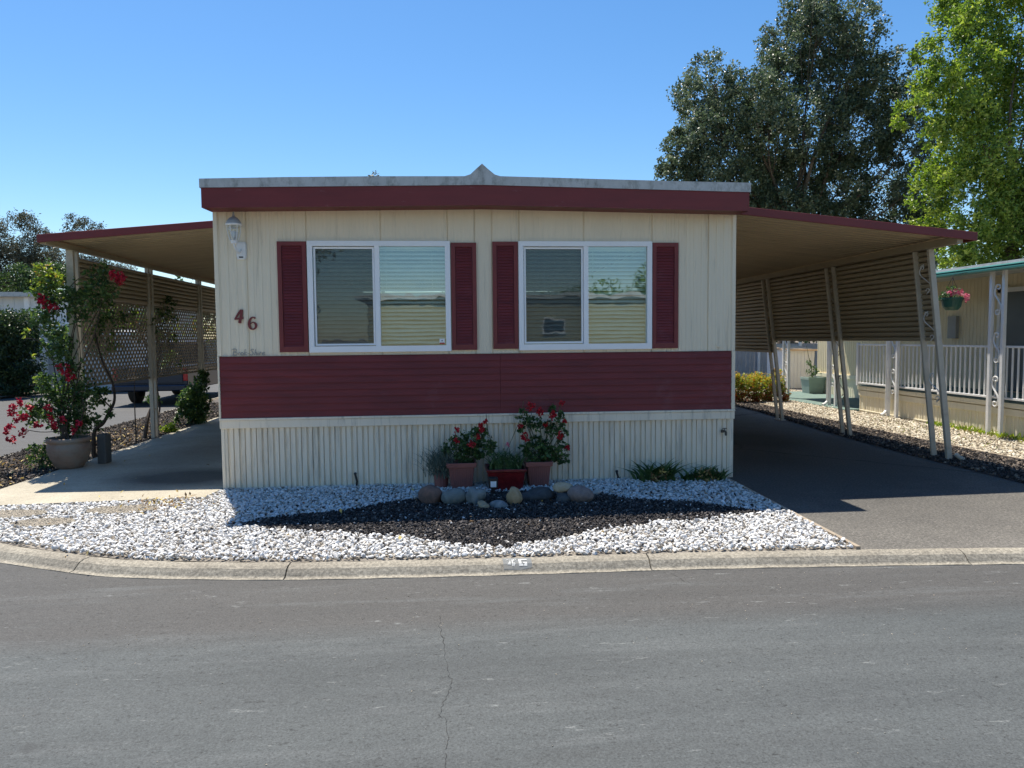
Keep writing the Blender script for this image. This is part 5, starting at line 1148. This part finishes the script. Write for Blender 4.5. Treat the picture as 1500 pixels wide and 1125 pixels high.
DARK = [(9.92,10.77,1.21),(10.95,10.17,1.14),(8.9,8.55,.88),(9.8,8.93,1.14),(13.51,12.8,1.26),(13.89,13.79,1.01),(14.96,12.71,1.14),(13.01,11.44,1.14),(14.86,11.11,1.39),(16.58,11.27,.96),(17.14,10.29,.96),(11.61,9.33,1.26),(13.44,9.23,1.51),(15.56,9.26,1.51),(17.32,8.66,1.06),(8.78,7.39,.91),(10.07,7.21,1.14),(11.63,7.35,1.26),(13.47,7.36,1.39),(15.46,7.25,1.39),(17.23,6.89,1.26),(18.2,6.01,.88),(12.43,5.98,1.14),(14.56,5.74,1.14),(16.45,5.36,1.01),(8.14,7.8,.4),(9.0,5.9,.8),(10.5,5.6,1.0),(17.6,5.3,1.0),(18.4,7.4,.8),(17.9,4.4,1.0)]
tree('evergreen_tree', (13.0, 27.5, 0), [(x, z, r_*.96) for x, z, r_ in DARK], 150000, .125, 'leaf_dark', 'tall dark green evergreen tree rising behind the right carport', 1.5, .36, 34, .45, .21, fork=(13.0, 27.5, 3.6), dense=2, nb=30, br=.7)
GREEN = [(13.65,9.73,.41),(13.78,8.81,.56),(13.3,8.06,.47),(14.14,10.29,.47),(14.67,9.2,.84),(14.51,7.9,.84),(13.72,7.32,.52),(14.96,6.59,.93),(14.27,5.83,.75),(14.4,4.69,.65),(15.21,4.88,.84),(15.85,10.34,.93),(16.31,8.87,1.12),(16.17,7.17,1.12),(16.43,5.46,1.12),(15.86,3.93,.93),(17.1,9.82,1.12),(17.39,7.57,1.31),(17.27,5.28,1.31),(15.21,11.43,.93),(16.82,11.67,1.12),(18.39,8.72,1.5),(18.5,6.06,1.5),(14.0,3.9,.55),(17.5,3.9,1.2)]
tree('broadleaf_tree', (16.7, 20.6, 0), [(x+.22, z, r_*.90) for x, z, r_ in GREEN], 92000, .12, 'leaf_green', 'bright yellow green leafy tree at the right edge', 1.2, .26, 22, .35, .28, fork=(16.6, 20.6, 4.2), dense=2, nb=26, asp=.55, br=.55)
EU = [([(-32.98,10.21,.79),(-33.74,9.45,1.01),(-32.92,8.43,1.01),(-33.37,7.15,1.23),(-34.5,7.6,1.2),(-33.5,5.8,1.2),(-32.3,6.2,1.1)], 'dark feathery tree cut by the left edge, far beyond the hedge'),
      ([(-31.15,10.73,.8),(-30.9,9.71,.9),(-31.45,8.43,1.1),(-30.65,7.66,1.0),(-29.9,8.9,.5),(-30.0,7.92,.8),(-30.8,6.6,1.1),(-29.6,6.4,1.0),(-31.2,7.4,1.0)], 'tallest pointed feathery tree far beyond the hedge'),
      ([(-27.41,10.59,.56),(-26.67,10.49,.5),(-27.84,9.72,.56),(-26.96,9.46,.7),(-28.67,7.92,.8),(-27.44,7.66,.8),(-28.96,6.88,.8),(-26,7.4,.8),(-27.8,6.4,.9),(-26.4,6.2,.9),(-24.8,6.9,.9),(-24.0,6.2,.9)], 'thin feathery tree just above the left carport roof corner')]
for l_, lb in EU: tree('eucalyptus_tree', (l_[0][0], 60, 0), l_, 13000, .20, 'leaf_euc', lb, 1.2, .16, 12, .2, .5, group='feathery trees far beyond the hedge', fork=(l_[0][0]-.2, 60, 5.5), dense=2, asp=.35, droop=.6, nb=12)
tree('background_tree', (-26, 50, 0), [(-30,5.2,1.0),(-29,5.6,.9),(-27.02,5.8,.9),(-25.8,5.67,.9),(-24.55,6.01,.8),(-23.31,5.8,.9),(-31.5,5.5,1.1),(-26,4.2,1.2),(-23,4.2,1.2),(-28.5,4.3,1.2)], 16000, .2, 'leaf_far', 'low bushy tree line in front of the feathery trees', 1.0, .2, 16, .3, .35, fork=(-26, 50, 2), dense=2, nb=12)
tree('distant_tree', (-3.5, 40, 0), [(-3.5, 9.95, .45), (-3.2, 9.6, .5), (-3.9, 9.5, .5), (-2.9, 9.3, .5), (-1.0, 9.55, .35), (-3.4, 8.2, 1.3), (-2.2, 7.6, 1.2), (-4.6, 7.4, 1.2), (-3.2, 6.4, 1.4), (-1.2, 8.2, .9)], 9000, .14, 'leaf_euc', 'tip of a distant tree just showing above the white roof edge', .4, .14, 10, .2, .4, fork=(-3.2, 40, 4), nb=9)
tree('background_tree', (10, 33, 0), [(9.0, 2.3, 1.3), (10.8, 2.2, 1.4), (12.6, 2.3, 1.4), (14.4, 2.4, 1.4), (9.6, .9, 1.0), (11.5, .9, 1.2), (13.4, .9, 1.2), (16, 2.5, 1.5), (11.5, 3.6, 1.2), (14.2, 3.8, 1.3)], 24000, .17, 'leaf_hedge', 'dark bushes seen under the carport screen behind the shed', 1.0, .15, 16, .3, .35, fork=(10.5, 33, 1.0), dense=2, nb=8)

far = [(x, 72+6*math.sin(x*.3), 2.4+1.6*math.sin(x*.23)+1.2*math.sin(x*.71), 3.2) for x in range(-75, 76, 4)]
P, T_ = blob_points(far, 30000, .2, .3, 16); P, T_ = P[P[:, 2] > .1], T_[P[:, 2] > .1]
o = leafmesh('distant_woods', P, np.full(len(P), .55), M['leaf_far'], None, tint=T_); tag(o, 'far green woods closing the horizon behind the homes', 'woods', kind='stuff')
# ------------------------------------------------------------------ across the street (behind the camera, mirrored in the windows)
YH = thing('mobile_home', (1.5, -9.5, 0), 'pale yellow mobile home across the street, mirrored in the front windows', 'mobile home')
mb = MB(); mb.box((-2.6, -20, 0), (9.0, -9.0, 3.0)); x = -2.6
while x < 8.9: mb.box((x, -9.0, .6), (x+.02, -8.99, 3.0)); x += .25
mb.build('wall', M['yellow'], YH)
mb = MB(); mb.hexa([(-3.0, -20.3, 3.0), (9.4, -20.3, 3.0), (9.4, -8.9, 3.0), (-3.0, -8.9, 3.0)], [(-3.0, -20.3, 3.15), (9.4, -20.3, 3.15), (9.4, -8.9, 3.15), (-3.0, -8.9, 3.15)]); mb.build('roof', M['nroof'], YH)
for x0, x1 in ((.3, .9), (3.4, 4.2), (7.4, 8.2)):
    mb = MB(); frame_rect(mb, x0, x1, 1.75, 2.3, .06, -8.985, -8.95); f_ = mb.build('window', M['white'], YH); mb = MB(); mb.box((x0+.06, -8.99, 1.81), (x1-.06, -8.975, 2.24)); mb.build('pane', M['black'], f_)
mb = MB(); mb.box((-2.6, -8.97, .0), (9.0, -8.95, .75)); mb.build('skirting', M['skirt'], YH)
tree('broadleaf_tree', (-5.8, -9.5, 0), [(-5.8, 5.5, 1.6), (-7, 4.6, 1.5), (-4.9, 4.6, 1.2), (-6, 7, 1.4), (-8, 6, 1.4), (-5.4, 3.2, 1.0), (-7, 2.6, 1.2), (-5, 6.3, 1.0)], 9000, .2, 'leaf_dark', 'round dark tree across the street, mirrored in the left window', 1.0, .2, 16, .3, .4, fork=(-5.8, -9.5, 1.8), nb=8)
tree('broadleaf_tree', (8.5, -23, 0), [(6.6, 3.0, 1.3), (8.4, 3.3, 1.4), (10.5, 3.2, 1.5), (12.5, 3.8, 1.6), (5.0, 2.8, 1.2), (11.5, 4.6, 1.1), (14.5, 4, 1.8), (13.5, 3, 1.5), (13.5, 1.5, 1.3)], 9000, .2, 'leaf_green', 'green tree behind the yellow home across the street, mirrored in the right window', 1.0, .15, 16, .3, .4, fork=(8.5, -23, 2), nb=8)
bpy.context.view_layer.update()
